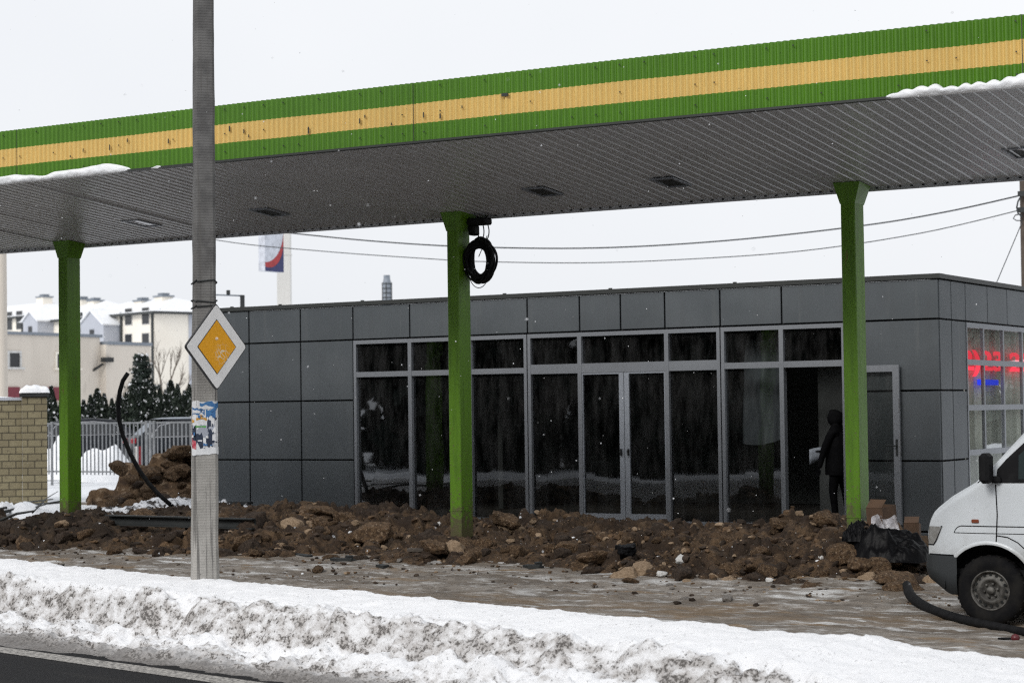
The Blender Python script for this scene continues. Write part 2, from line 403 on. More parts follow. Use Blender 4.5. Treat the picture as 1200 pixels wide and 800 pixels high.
def mat_concrete():
    m, nt, o = new_mat('pole_concrete'); b = NB(nt); p = b.pos()
    col = b.mix(b.ramp(b.noise(p, 2.5, 6, .65), .35, .68), (.40, .385, .36), (.28, .27, .25))
    up = b.ramp(b.math('ADD', b.sep(p)[2], b.math('MULTIPLY', b.noise(p, 1.6, 4), 1.6)), 2.0, 4.6)      # shaft turns darker towards the top
    col = b.mix(up, col, b.mix(b.ramp(b.noise(p, 5, 5), .4, .65), (.150, .147, .144), (.10, .098, .097)))
    col = b.mix(b.ramp(b.noise(p, 30, 4, .7), .63, .70), col, (.09, .085, .08))
    col = b.mix(b.math('MULTIPLY', b.ramp(b.noise(b.pos((22, 22, .55)), 1, 4), .58, .64), .8), col, (.12, .115, .11))
    wv = b.n('ShaderNodeTexWave', wave_type='BANDS', bands_direction='Z'); wv.inputs['Scale'].default_value = 11.5; wv.inputs['Distortion'].default_value = 1.2
    wv.inputs['Detail'].default_value = 3; wv.inputs['Detail Scale'].default_value = 3; nt.links.new(p, wv.inputs['Vector'])
    nm = b.bump(wv.outputs['Fac'], .35, .005); nm = b.bump(b.noise(p, 50, 5, .7), .5, .008, nm)
    b.out(o, b.bsdf(col, .88, 0, nm, Specular_IOR_Level=.25)); MATS['pole_concrete'] = m
mat_concrete()
def mat_sign_yellow():
    m, nt, o = new_mat('sign_yellow'); b = NB(nt); p = b.pos()
    v = b.n('ShaderNodeTexVoronoi', feature='DISTANCE_TO_EDGE'); v.inputs['Scale'].default_value = 17
    wp = b.n('ShaderNodeVectorMath', operation='ADD'); nt.links.new(p, wp.inputs[0])
    nz = b.n('ShaderNodeTexNoise'); nz.inputs['Scale'].default_value = 9; nt.links.new(p, nz.inputs['Vector'])
    sc = b.n('ShaderNodeVectorMath', operation='SCALE'); nt.links.new(nz.outputs['Color'], sc.inputs[0]); sc.inputs['Scale'].default_value = .10
    nt.links.new(sc.outputs[0], wp.inputs[1]); nt.links.new(wp.outputs[0], v.inputs['Vector'])
    crack = b.ramp(v.outputs['Distance'], .075, .02)
    ds = b.n('ShaderNodeVectorMath', operation='DISTANCE'); nt.links.new(p, ds.inputs[0]); ds.inputs[1].default_value = (.005, .075, -.075)
    mk = b.math('MULTIPLY', crack, b.ramp(ds.outputs['Value'], .14, .03))
    col = b.mix(mk, b.mix(b.ramp(b.noise(p, 90, 3), .4, .7), (.86, .40, .008), (.74, .33, .008)), (.80, .70, .52))
    b.out(o, b.bsdf(col, .45)); MATS['sign_yellow'] = m
mat_sign_yellow()
simple('sign_white', (.86, .85, .84), (.80, .79, .78), .45, scale=8)
simple('sign_black', (.015, .015, .016), rough=.5)
simple('galvanised', (.34, .35, .36), (.25, .26, .27), .4, .7, scale=9)
simple('rubber_black', (.010, .010, .011), (.016, .016, .017), .7, scale=9, bump=.25, bscale=60, spec=.08)
simple('cable_black', (.010, .010, .011), (.018, .019, .02), .65, scale=12, spec=.12)
simple('wire', (.05, .055, .06), rough=.6)
def mat_brick():
    m, nt, o = new_mat('split_brick'); b = NB(nt)
    tc = b.n('ShaderNodeTexCoord'); sp = b.n('ShaderNodeSeparateXYZ'); nt.links.new(tc.outputs['Object'], sp.inputs[0])
    cb = b.n('ShaderNodeCombineXYZ'); b.set(cb.inputs[0], b.math('ADD', sp.outputs[0], sp.outputs[1])); b.set(cb.inputs[1], sp.outputs[2])
    br = b.n('ShaderNodeTexBrick'); nt.links.new(cb.outputs[0], br.inputs['Vector'])
    br.inputs['Scale'].default_value = 1; br.inputs['Brick Width'].default_value = .27; br.inputs['Row Height'].default_value = .142
    br.inputs['Mortar Size'].default_value = .010; br.inputs['Mortar Smooth'].default_value = .3; br.inputs['Bias'].default_value = -.1
    br.inputs['Color1'].default_value = (.27, .235, .145, 1); br.inputs['Color2'].default_value = (.20, .17, .105, 1); br.inputs['Mortar'].default_value = (.07, .06, .04, 1)
    p = b.pos(); col = b.mix(b.ramp(b.noise(p, 10, 5, .7), .5, .75), br.outputs['Color'], (.12, .10, .065))
    inv = b.math('SUBTRACT', 1.0, br.outputs['Fac']); nm = b.bump(inv, .9, .012); nm = b.bump(b.noise(p, 40, 5), .5, .01, nm)
    b.out(o, b.bsdf(col, .9, 0, nm)); MATS['split_brick'] = m
mat_brick()
simple('render_beige', (.68, .62, .545), (.60, .545, .475), .9, scale=.35, stretch=(1, 1, .35), c3=(.53, .48, .42), s3=1.2, t3=(.58, .8))
simple('render_cream', (.86, .81, .72), (.81, .755, .66), .9, scale=.2)
simple('siding_grey', (.46, .48, .53), (.41, .43, .48), .8, scale=.3)
simple('burgundy', (.20, .030, .045), rough=.6)
simple('zinc', (.22, .25, .29), rough=.5)
simple('pipe_dark', (.045, .05, .05), rough=.6)
simple('leaf_dark', (.022, .034, .022), (.012, .02, .014), .8, scale=3)
simple('fir_dark', (.018, .030, .022), (.010, .016, .012), .8, scale=3)
simple('bark', (.09, .07, .055), (.06, .045, .035), .9, scale=5)
simple('twig', (.16, .13, .105), rough=.9)
simple('white_pylon', (.68, .67, .64), (.60, .59, .56), .6, scale=1.0, stretch=(1, 1, .3))
simple('pylon_blue', (.022, .030, .13), rough=.4); simple('pylon_red', (.42, .03, .035), rough=.4); simple('pylon_face', (.66, .69, .76), rough=.35)
simple('car_dark', (.010, .012, .016), (.016, .018, .022), .4, .0, scale=2, spec=.2)
simple('knob_red', (.10, .008, .012), rough=.4)
simple('car_lamp', (.30, .010, .018), rough=.25)
simple('chrome', (.6, .6, .62), rough=.25, metal=.9)
def mat_van():
    m, nt, o = new_mat('van_white'); b = NB(nt); p = b.pos()
    col = b.mix(b.ramp(b.noise(p, 1.8, 5), .35, .75), (.60, .635, .665), (.52, .55, .575))
    z = b.sep(p)[2]
    gr = b.math('MULTIPLY', b.ramp(b.math('ADD', z, b.math('MULTIPLY', b.noise(p, 5, 6, .7), .5)), 1.20, .78), b.ramp(b.noise(p, 3, 5, .7), .25, .65))
    col = b.mix(b.math('MULTIPLY', gr, .8), col, (.26, .25, .23))
    col = b.mix(b.ramp(b.noise(p, 55, 3), .70, .75), col, (.20, .19, .17))
    b.out(o, b.bsdf(col, b.math('ADD', .32, b.math('MULTIPLY', gr, .4)), 0, None, Coat_Weight=.2)); MATS['van_white'] = m
mat_van()
simple('bumper_grey', (.022, .025, .027), (.016, .018, .019), .65, spec=.3, scale=3, bump=.2, bscale=90)
simple('tyre', (.009, .009, .010), (.019, .018, .017), .9, spec=.06, scale=6, bump=.4, bscale=40)
simple('rim_steel', (.13, .125, .115), (.045, .042, .038), .6, .4, scale=11, lo=.4, hi=.62)
simple('lamp_glass', (.22, .215, .20), (.34, .34, .33), .15, .3, scale=14)
simple('amber', (.20, .05, .02), rough=.3)
simple('bag_black', (.004, .004, .005), rough=.42, bump=.5, bscale=9, bdist=.03, spec=.10)
simple('cardboard', (.105, .06, .035), (.07, .042, .026), .85, scale=5)
def mat_film():
    m, nt, o = new_mat('clear_film'); b = NB(nt); p = b.pos()
    g = b.bsdf((.62, .62, .66), .22, 0, b.bump(b.noise(p, 14, 4), .8, .03)); tr = b.n('ShaderNodeBsdfTransparent')
    mx = b.n('ShaderNodeMixShader'); b.set(mx.inputs[0], b.ramp(b.noise(p, 9, 4), .3, .7, .35, .95)); nt.links.new(tr.outputs[0], mx.inputs[1]); nt.links.new(g, mx.inputs[2])
    b.out(o, mx.outputs[0]); MATS['clear_film'] = m
mat_film()
simple('coat_black', (.005, .005, .006), (.009, .009, .010), .9, spec=.1, scale=8, bump=.3, bscale=12, bdist=.02)
simple('skin', (.20, .12, .09), rough=.6)
simple('paper', (.42, .46, .52), rough=.7)
simple('curtain', (.80, .82, .74), (.66, .68, .60), .9, scale=2, stretch=(3, 3, .6))
simple('dust_sheet', (.25, .28, .31), (.17, .19, .215), .5, scale=2.2, stretch=(2, 2, .5))
simple('steel_dark', (.018, .021, .022), (.03, .033, .033), .6, .2, scale=4)
simple('timber_grey', (.10, .085, .07), (.06, .05, .042), .9, scale=6, stretch=(1, 6, 6))
simple('rubble_white', (.66, .66, .65), (.45, .44, .42), .85, scale=7)
simple('poster_white', (.72, .73, .74), (.60, .61, .63), .7, scale=18); simple('poster_blue', (.035, .13, .32), (.06, .20, .42), .6, scale=25)
simple('poster_navy', (.012, .020, .042), (.03, .045, .08), .6, scale=20); simple('poster_orange', (.62, .33, .06), rough=.6)
simple('poster_red', (.42, .03, .06), (.55, .20, .22), .6, scale=30); simple('poster_green', (.12, .42, .10), rough=.6); simple('poster_grey', (.42, .45, .52), rough=.7)
def mat_emit(name, c, s):
    m, nt, o = new_mat(name); b = NB(nt); e = b.n('ShaderNodeEmission'); e.inputs[0].default_value = (*c, 1); e.inputs[1].default_value = s; b.out(o, e.outputs[0]); MATS[name] = m
mat_emit('mirrored_led_red', (1.0, .05, .085), 1.9); mat_emit('mirrored_led_blue', (.03, .06, 1.0), 1.3)

# ------------------------------------------------------------------ setting: ground, road, snow
def axis(a0, a1, res, far):
    core = list(np.arange(a0, a1, res)); lo = []; hi = []; st_ = res; v = a0
    while v > -far: st_ *= 1.3; v -= st_; lo.append(v)
    st_ = res; v = core[-1]
    while v < far: st_ *= 1.3; v += st_; hi.append(v)
    return np.array(lo[::-1]+core+hi)
xs = axis(-32, -3, .11, 2500); ys = axis(11.5, 31, .09, 2500)
X, Y = np.meshgrid(xs, ys, indexing='ij')
Z = ground(X, Y)
_s, _t = st(X, Y)
loc_ = (Y > 12) & (_t > 12.2) & (Y < 34) & (X > -34) & (X < -2)
Z = Z+np.where(loc_, .018*fbm(X*1.4, Y*2.6, 0, 4, 3)+.012*fbm(X*6, Y*7, 0, 3, 9), 0)
# two wheel ruts pressed into the yard alongside the bank
for tr in (13.6, 15.3):
    Z = Z-np.where(loc_, .03*np.exp(-((_t-tr-.25*vnoise(_s*.3, 0, 0, 5))/.16)**2), 0)
g = MB(); g.grid(np.stack([X, Y, Z], -1)); tag(g.build('ground', 'yard'), kind='structure')

road_rot = math.atan2(EY, EX)
def local_sheet(name, mat, P, kind='structure'):
    m = MB(); m.grid(P); o = m.build(name, mat); o.rotation_euler.z = road_rot; return tag(o, kind=kind)
S, T = np.meshgrid(np.linspace(-220, 160, 120), np.linspace(2.0, 10.75, 8), indexing='ij')
local_sheet('road', 'asphalt', np.stack([S, T, S*0+.004], -1))
S, T = np.meshgrid(np.linspace(-120, 60, 200), np.array([9.99, 10.25]), indexing='ij')
local_sheet('road_marking', 'road_paint', np.stack([S, T+.012*vnoise(S*2, T*9), S*0+.008], -1))

def ridge_h(s):
    h = np.interp(s, [-24, -20.5, -16, -12, -9.5, -8.6, -8.2, -7.2, -5], [.60, .60, .55, .52, .50, .47, .36, .30, .24])
    return h-.035*(np.asarray(s) < -8.5)
def ridge_back(s):
    return np.interp(s, [-24, -20, -16, -13, -11, -9.4, -8.4, -8.0, -6, 0], [12.05, 12.05, 12.12, 12.15, 12.15, 12.22, 12.62, 12.75, 12.95, 13.0])
def snow_z(s, t):
    w = .07*fbm(s*.9, 0, 0, 3, 41); bk = ridge_back(s)+.022*fbm(s*2.1, 3, 0, 5, 12, .7)
    H = ridge_h(s)+.006*fbm(s*.8, t*1.4, 0, 3, 8)+.011*fbm(s*4.5, t*4.5, 0, 5, 9, .65)
    a = .09*sstep(10.28, 10.62, t+w); b_ = .13*sstep(10.62, 11.06, t+w)*(1+.5*fbm(s*2, t*2, 0, 3, 6)*(1-sstep(11.15, 11.45, t)))
    c_ = (H-.24)*sstep(11.08+w, 11.30+1.2*w, t)
    d_ = .07*sstep(11.3, 12.0, t)
    z = a+b_+c_+d_
    back = 1-sstep(bk, bk+.20, t)
    z = z*back-.05*(1-back)
    rough = sstep(10.3, 10.7, t)*(1-.85*sstep(11.30, 11.50, t))
    z = z+(rough*(.034*fbm(s*2.2, t*4, 0, 5, 21, .62)+.26*clods(s, t, .20, 61, .6, .2)+.50*clods(s, t, .085, 62, .5, .3)+.45*clods(s, t, .045, 63, .5, .3))+.006*fbm(s*5, t*5, 0, 3, 22))*back
    pit = np.clip(fbm(s*3.2, t*3.2, 0, 2, 77)-.25, 0, 1)*sstep(10.5, 10.8, t)*(1-sstep(11.3, 11.5, t))
    z = z-.09*pit*back-.035*np.exp(-((t-11.06-w)/.045)**2)*back
    return z-.02*(1-sstep(10.2, 10.35, t))
sv = np.concatenate([np.linspace(-60, -24.2, 90), np.arange(-24, -3, .03), np.linspace(-2.8, 40, 90)]); tv = np.concatenate([np.arange(10.2, 13.4, .026)])
S, T = np.meshgrid(sv, tv, indexing='ij')
bank = local_sheet('snow_bank', 'plowed_snow', np.stack([S, T, snow_z(S, T)], -1), 'structure')
# the other side of the road, behind the photographer: a lower bank
S, T = np.meshgrid(np.linspace(-120, 60, 400), np.linspace(.2, 2.4, 24), indexing='ij')
zz = .38*sstep(2.3, 1.6, T)*(1-.6*sstep(.9, .3, T))+.05*fbm(S*1.2, T*2, 0, 4, 31)-.03
local_sheet('far_snow_bank', 'snow', np.stack([S, T, zz], -1), 'structure')
def snow_top(x, y):
    s, t = st(x, y); return snow_z(np.asarray(s, float), np.asarray(t, float))

# ------------------------------------------------------------------ earth heap
def field_lumps(X, Y, Z, n, rlo, rhi, seed, weight=None, flat=.75):
    r_ = np.random.default_rng(seed); x0, x1, y0, y1 = X[0, 0], X[-1, 0], Y[0, 0], Y[0, -1]
    dx = X[1, 0]-X[0, 0]; dy = Y[0, 1]-Y[0, 0]
    for _ in range(n):
        cx, cy = r_.uniform(x0, x1), r_.uniform(y0, y1); r = rlo+(rhi-rlo)*r_.random()**2.2
        if weight is not None and r_.random() > weight(cx, cy): continue
        a, b2 = r*r_.uniform(.8, 1.5), r*r_.uniform(.7, 1.1); th = r_.uniform(0, math.pi)
        i0, i1 = int((cx-2*r-x0)/dx), int((cx+2*r-x0)/dx)+2; j0, j1 = int((cy-2*r-y0)/dy), int((cy+2*r-y0)/dy)+2
        i0, j0 = max(i0, 0), max(j0, 0)
        if i1 <= i0 or j1 <= j0: continue
        xx, yy = X[i0:i1, j0:j1]-cx, Y[i0:i1, j0:j1]-cy
        if xx.size == 0: continue
        u = (xx*math.cos(th)+yy*math.sin(th))/a; v = (-xx*math.sin(th)+yy*math.cos(th))/b2
        d = np.maximum(np.abs(u)**3+np.abs(v)**3, 0)
        base = Z[min(i0+(i1-i0)//2, Z.shape[0]-1), min(j0+(j1-j0)//2, Z.shape[1]-1)]
        h = base-r*.45+r*flat*1.25*np.cbrt(np.clip(1-d, 0, 1))*(1+.25*u*r_.uniform(-1, 1)+.25*v*r_.uniform(-1, 1))
        Z[i0:i1, j0:j1] = np.where(d < 1, np.maximum(Z[i0:i1, j0:j1], h), Z[i0:i1, j0:j1])
    return Z
hx = np.arange(-27.5, -4.6, .034); hy = np.arange(20.2, 27.9, .036)
HX, HY = np.meshgrid(hx, hy, indexing='ij')
HZ = heap_base(HX, HY)
inside = sstep(-.03, .12, HZ-ground(HX, HY)+.015)
fine = .55+.45*sstep(-.3, .4, fbm(HX*.7, HY*.7, 0, 2, 91))
HZ = HZ+inside*(.05*fbm(HX*1.1, HY*1.1, 0, 3, 14)+.50*fine*clods(HX, HY, .50, 3, .7, .5)+.50*clods(HX, HY, .22, 4, .7, .5)+.50*clods(HX, HY, .10, 5, .6, .5)+.010*fbm(HX*13, HY*13, 0, 2, 44))-.02*inside
def w_heap(cx, cy):
    h = float(heap_base(np.array(cx), np.array(cy))-ground(cx, cy)); return 1.0 if h > .07 else 0.0
HZ = field_lumps(HX, HY, HZ, 1500, .03, .13, 5, w_heap)
HZ = np.where(HZ-ground(HX, HY) < .004, ground(HX, HY)-.03, HZ)
hm = MB(); hm.grid(np.stack([HX, HY, HZ], -1))
heap = hm.build('earth_heap', 'soil')
tag(heap, 'long low heap of dug brown clay in front of the glass shopfront', 'earth heap', kind='stuff')
def heap_z(x, y):
    fx = np.clip((np.asarray(x, float)-hx[0])/.034, 0, len(hx)-2); fy = np.clip((np.asarray(y, float)-hy[0])/.036, 0, len(hy)-2)
    i, j = fx.astype(int), fy.astype(int); a, b2 = fx-i, fy-j
    return HZ[i, j]*(1-a)*(1-b2)+HZ[i+1, j]*a*(1-b2)+HZ[i, j+1]*(1-a)*b2+HZ[i+1, j+1]*a*b2
def surf(x, y):
    x = np.asarray(x, float); y = np.asarray(y, float); gz = ground(x, y)
    inn = (x > hx[0]) & (x < hx[-1]-.05) & (y > hy[0]) & (y < hy[-1]-.05)
    return np.where(inn, np.maximum(gz, heap_z(x, y)), gz)

# snow left lying round the left column and behind it, and a patch of snow-streaked earth
def patch(name, mat, cx, cy, rx, ry, h, seed, label, base=surf, cat='snow patch', res=.05, kind='stuff'):
    xs_ = np.arange(cx-rx*1.3, cx+rx*1.3, res); ys_ = np.arange(cy-ry*1.3, cy+ry*1.3, res)
    A, B = np.meshgrid(xs_, ys_, indexing='ij'); d = np.hypot((A-cx)/rx, (B-cy)/ry)+.35*fbm(A*1.1, B*1.1, 0, 4, seed)
    Zp = base(A, B)+h*(1-sstep(.35, 1.0, d))-.05*sstep(.82, 1.1, d)+.03*fbm(A*3, B*3, 0, 3, seed+4)
    m = MB(); m.grid(np.stack([A, B, Zp], -1)); o = m.build(name, mat); return tag(o, label, cat, kind=kind)
patch('snow_patch', 'snow', -26.2, 27.3, 2.6, 1.7, .14, 3, 'trodden snow lying round the foot of the brick pillar')
patch('snow_patch', 'patchy_snow', -23.6, 27.4, 2.3, 1.5, .20, 8, 'snow-streaked dark earth in front of the boulder pile', cat='snow patch')
# ------------------------------------------------------------------ filling station canopy
YF, YB, ZF, ZB = 19.0, 23.42, 5.315, 4.905
CX0, CX1 = -27.5, -2.6
def hog(x): return .05*(1-((np.asarray(x, float)+13.5)/8.5)**2)*.5
SL = (ZF-ZB)/(YF-YB)
def soffit_z(y): return ZB+(y-YB)*SL
canopy = thing('canopy', (-14.9, 21.2, 0), 'green and yellow striped filling station canopy on green steel columns', 'canopy')
# fascia: fine sinusoidal corrugation, three painted bands
pitch = .075; npp = 8; NX = int((CX1-CX0)/pitch*npp)
fx_ = np.linspace(CX0, CX1, NX); off = .0165*np.cos(2*math.pi*fx_/pitch)+.006*vnoise(fx_*.4, 0, 0, 3)
fz = [ZF-.035, 5.492, 5.722, 5.965]
m = MB()
for k in range(3):
    P = np.zeros((NX, 2, 3))
    for j, zz in enumerate((fz[k], fz[k+1])):
        P[:, j, 0] = fx_; P[:, j, 1] = YF-off; P[:, j, 2] = zz+hog(fx_)+(0 if (k == 0 and j == 0) or (k == 2 and j == 1) else .004*vnoise(fx_*1.3, k+j, 0, 5))
    m.grid(P, mi=(0, 1, 0)[k])
# sheet laps and screw heads
for xl in (-19.0, -12.72, -5.62):
    m.box((xl, YF-.0215, ZF-.03+hog(xl)), (xl+.006, YF-.0175, 5.962+hog(xl)), 2)
for xl in np.arange(CX0+.2, CX1, .288):
    for zz in (5.90, 5.60, 5.38):
        if rng.random() < (.7 if zz == 5.90 else .3): xq = round((xl-CX0)/pitch)*pitch+CX0; m.box((xq-.006, YF-.022, zz+hog(xq)), (xq+.006, YF-.012, zz+.012+hog(xq)), 2)
for _ in range(15):   # scrapes in the yellow stripe
    xl = rng.uniform(-18.5, -12) ; zz = rng.uniform(5.5, 5.66); h_ = rng.uniform(.02, .09)
    xl = round((xl-fx_[0])/pitch)*pitch+fx_[0]; m.box((xl-.008, YF-.0205, zz), (xl+rng.uniform(-.002, .008), YF-.0155, zz+h_), 2)
m.box((-11.52, YF-.03, 5.715), (-11.44, YF-.01, 5.75), 2)
fas = m.build('fascia', ['fascia_green', 'fascia_yellow', 'dark_trim'], canopy, recalc=False)
fas.data.flip_normals() if fas.data.polygons[0].normal.y > 0 else None
# trims
m = MB()
n_ = 60; tx = np.linspace(CX0, CX1, n_)
def strip(mb, y0, y1, z0, z1, mi=0, usehog=True):
    for a, b in zip(tx[:-1], tx[1:]):
        ha, hb = (float(hog(a)), float(hog(b))) if usehog else (0, 0)
        mb.add([(a, y0, z0+ha), (b, y0, z0+hb), (b, y1, z0+hb), (a, y1, z0+ha), (a, y0, z1+ha), (b, y0, z1+hb), (b, y1, z1+hb), (a, y1, z1+ha)],
               [[0, 1, 2, 3], [7, 6, 5, 4], [4, 5, 1, 0], [3, 2, 6, 7]], mi)
strip(m, YF-.035, YF+.05, ZF-.055, ZF-.030)
m.build('drip_edge_shadow', 'dark_trim', canopy)  # lip coloured dark to draw the thin shadow line under the fascia
m = MB(); strip(m, YF+.022, YF+.1, 5.93, 5.958); m.build('top_trim', 'fascia_green', canopy)
# soffit: trapezoid ribs running front to back, slightly uneven sheet by sheet
pr = .150; prof = [(0, 0), (.116, 0), (.1225, -.009), (.1295, -.0105), (.1365, -.009), (.143, 0)]
pts = []
x = CX0+.02
while x < CX1-.1:
    for dx, dz in prof: pts.append((x+dx, dz))
    x += pr
pts = np.array(pts); NR = 16; yy = np.linspace(YF+.03, YB, NR)
P = np.zeros((len(pts), NR, 3))
sheet = np.floor((pts[:, 0]-CX0)/1.05); r0 = np.random.default_rng(4); tilt = r0.normal(0, .0035, int(sheet.max())+2); bow = r0.normal(0, .006, int(sheet.max())+2)
for j, y in enumerate(yy):
    f = (y-YF)/(YB-YF)
    P[:, j, 0] = pts[:, 0]; P[:, j, 1] = y
    loc = (pts[:, 0]-CX0)/1.05-sheet-.5
    P[:, j, 2] = soffit_z(y)+pts[:, 1]+hog(pts[:, 0])*(1-f)+tilt[sheet.astype(int)]*loc*2+bow[sheet.astype(int)]*math.sin(math.pi*f)+.0045*fbm(pts[:, 0]*.9, y*.8, 0, 3, 6)
m = MB(); m.grid(P, sm=False); so = m.build('soffit', 'soffit_grey', canopy, recalc=False)
if so.data.polygons[0].normal.z > 0: so.data.flip_normals()
# back edge trim with a row of drips, roof deck, end caps
m = MB(); strip(m, YB-.005, YB+.06, ZB-.045, ZB+.02, 0, False); strip(m, YB+.005, YB+.05, ZB+.02, ZB+.26, 0, False)
for xl in np.arange(CX0+.1, CX1, .15): m.box((xl, YB-.016, ZB-.022), (xl+.030, YB-.007, ZB-.006), 1)
m.build('back_trim', ['soffit_grey', 'black_gap'], canopy)
m = MB()
m.add([(CX0, YF+.04, 5.94), (CX1, YF+.04, 5.94), (CX1, YB+.04, ZB+.25), (CX0, YB+.04, ZB+.25)], [[0, 1, 2, 3]])
for xe in (CX0, CX1): m.add([(xe, YF+.04, 5.94), (xe, YF+.04, ZF), (xe, YB+.04, ZB), (xe, YB+.04, ZB+.25)], [[0, 1, 2, 3]])
m.build('roof', 'snow', canopy)
# columns
def column(X, zbot, with_plate=False):
    Y = 23.15; w, d = .185, .305
    mb = MB()
    mb.box((X-w/2, Y-d/2, zbot), (X+w/2, Y+d/2, 4.74), bev=.010)
    o = mb.build('column', 'column_green', canopy)
    mb = MB(); zt = soffit_z(Y)-.004; a, b, a2, b2 = w/2+.004, d/2+.004, w/2+.082, d/2+.03
    lo = [(X-a, Y-b, 4.68), (X+a, Y-b, 4.68), (X+a, Y+b, 4.68), (X-a, Y+b, 4.68)]
    hi = [(X-a2, Y-b2, soffit_z(Y-b2)-.004), (X+a2, Y-b2, soffit_z(Y-b2)-.004), (X+a2, Y+b2, soffit_z(Y+b2)-.004), (X-a2, Y+b2, soffit_z(Y+b2)-.004)]
    mb.add(lo+hi, [[3, 2, 1, 0], [4, 5, 6, 7], [0, 1, 5, 4], [1, 2, 6, 5], [2, 3, 7, 6], [3, 0, 4, 7]])
    mb.build('bracket', 'column_green', o)
    if with_plate:
        mb = MB(); mb.box((X-w/2-.006, Y-d/2-.006, .83), (X+w/2+.006, Y+d/2+.006, .842)); mb.build('weld_seam', 'column_green', o)
    return o
column(at(81.6, 400, Y=23.15)[0], .1); column(at(539, 440, Y=23.15)[0], .05, True); column(at(1001.5, 400, Y=23.15)[0], .05, True); column(-3.2, .05)
# recessed lamps in the soffit
for px, py, lit in ((166, 261, 1), (235, 250, 0), (316, 248, 0), (636, 224, 0), (786, 213, 0), (1198, 178, 0)):
    d = ray(px, py); n = np.array([0, -SL, 1.0]); o_ = np.array([0, 0, CAM_H]); t = ((np.array([0, YB, ZB])-o_)@n)/(d@n); p = o_+t*d
    if px == 235: continue
    mb = MB(); L, W = .46, .26; zc = lambda y: soffit_z(y)
    x0, x1, y0, y1 = p[0]-W/2, p[0]+W/2, p[1]-L/2, p[1]+L/2
    fr = .035
    for (a0, a1, b0, b1) in ((x0-fr, x0, y0-fr, y1+fr), (x1, x1+fr, y0-fr, y1+fr), (x0, x1, y0-fr, y0), (x0, x1, y1, y1+fr)):
        mb.add([(a0, b0, zc(b0)-.02), (a1, b0, zc(b0)-.02), (a1, b1, zc(b1)-.02), (a0, b1, zc(b1)-.02), (a0, b0, zc(b0)+.0), (a1, b0, zc(b0)), (a1, b1, zc(b1)), (a0, b1, zc(b1))],
               [[0, 1, 2, 3], [7, 6, 5, 4], [0, 4, 5, 1], [1, 5, 6, 2], [2, 6, 7, 3], [3, 7, 4, 0]])
    fo = mb.build('lamp_frame', 'alu_grey', canopy)
    mb = MB(); mb.add([(x0, y0, zc(y0)-.006), (x1, y0, zc(y0)-.006), (x1, y1, zc(y1)-.006), (x0, y1, zc(y1)-.006)], [[3, 2, 1, 0]])
    mb.build('lens', 'chrome' if lit else 'steel_dark', fo)

# snow stuck on the lip below the fascia
def ledge_snow(x0, x1, label, hmax, seed, lump):
    xs_ = np.arange(x0, x1, .022); prof_n = 9
    P = np.zeros((len(xs_), prof_n, 3))
    env = np.minimum(1, np.minimum((xs_-x0), (x1-xs_))/(.5))**.6
    h = hmax*env*(.75+.35*vnoise(xs_*lump, 0, 0, seed)+.25*vnoise(xs_*lump*2.7, 0, 0, seed+1))
    if lump > 10: h = hmax*env*(.62+.22*np.abs(np.sin(xs_*19+1.5*vnoise(xs_*3, 0, 0, 2)))+.22*vnoise(xs_*1.3, 0, 0, seed)+.10*vnoise(xs_*6, 0, 0, 4))
    h = np.maximum(h, .008)
    for j in range(prof_n):
        a = math.pi*j/(prof_n-1)
        r = 1+.22*fbm(xs_*9, a*2, 0, 3, seed+7)
        P[:, j, 0] = xs_; P[:, j, 1] = YF-.02-.055*np.sin(a)*env*r; P[:, j, 2] = ZF-.052+hog(xs_)-.015*env+h*(1-math.cos(a))/2*1.15*(.9+.1*r)
    mb = MB(); mb.grid(P); return tag(mb.build('snow_ledge', 'snow'), label, 'snow', kind='stuff')
ledge_snow(-19.9, -17.0, 'strip of snow clinging to the lower lip of the canopy fascia above the left column', .155, 3, 1.4)
ledge_snow(-16.72, -16.45, 'small lump of snow on the canopy lip just left of the concrete pole', .075, 8, 2.5)
ledge_snow(-7.05, -4.9, 'lumpy snow strip on the canopy lip above the white van', .125, 5, 12.5)

# ------------------------------------------------------------------ cable coil on the middle column
cx, cy, cz = at(556, 300, Y=23.26)[0], 23.26, 4.27
coil = thing('cable_coil', (cx, cy, cz), 'coil of black cable hanging high on the middle green column', 'cable')
mb = MB()
for k in range(26):
    rx, rz = rng.uniform(.15, .27), rng.uniform(.19, .315); ox, oz = rng.uniform(-.02, .03), rng.uniform(-.03, .02); oy = rng.uniform(-.07, .07); ph = rng.uniform(0, 6.3)
    mb.tube([(cx+.10+ox+rx*math.cos(a)*.86, cy+oy+.05*math.sin(a+ph)+.03*math.cos(a), cz+oz+rz*math.sin(a)) for a in np.linspace(0, 2*math.pi, 30)], .0125, 7, cap=False)
mb.build('loops', 'cable_black', coil)
for k in range(3):
    mb = MB(); r = (.10, .13, .07)[k]; x0 = cx+(.06, .10, .02)[k]
    mb.tube([(x0+r*math.sin(a)*(1 if k < 2 else .4), cy+.02*k, cz+.40+.17*math.cos(a)) for a in np.linspace(.25, math.pi*1.05, 16)], .008, 6); mb.build('hanging_loop', 'cable_black', coil)
mb = MB(); mb.tube([(cx+.26, cy-.08, cz+.33), (cx+.20, cy-.08, cz+.2), (cx+.1, cy-.05, cz+.05)], .006, 6); mb.build('hanging_loop', 'cable_black', coil); mb = MB()
mb.tube([(cx+.10+.17*math.cos(a), cy-.05, cz-.12+.26*math.sin(a)) for a in np.linspace(math.pi*1.1, math.pi*1.95, 14)], .006, 6)
mb.build('loose_end', 'cable_black', coil)
mb = MB(); mb.box((cx-.06, cy-.12, 4.76), (cx+.24, cy+.1, 4.855), bev=.02); mb.box((cx-.05, cy-.09, 4.62), (cx+.06, cy+.06, 4.76), bev=.02); mb.build('junction_box', 'cable_black', coil)

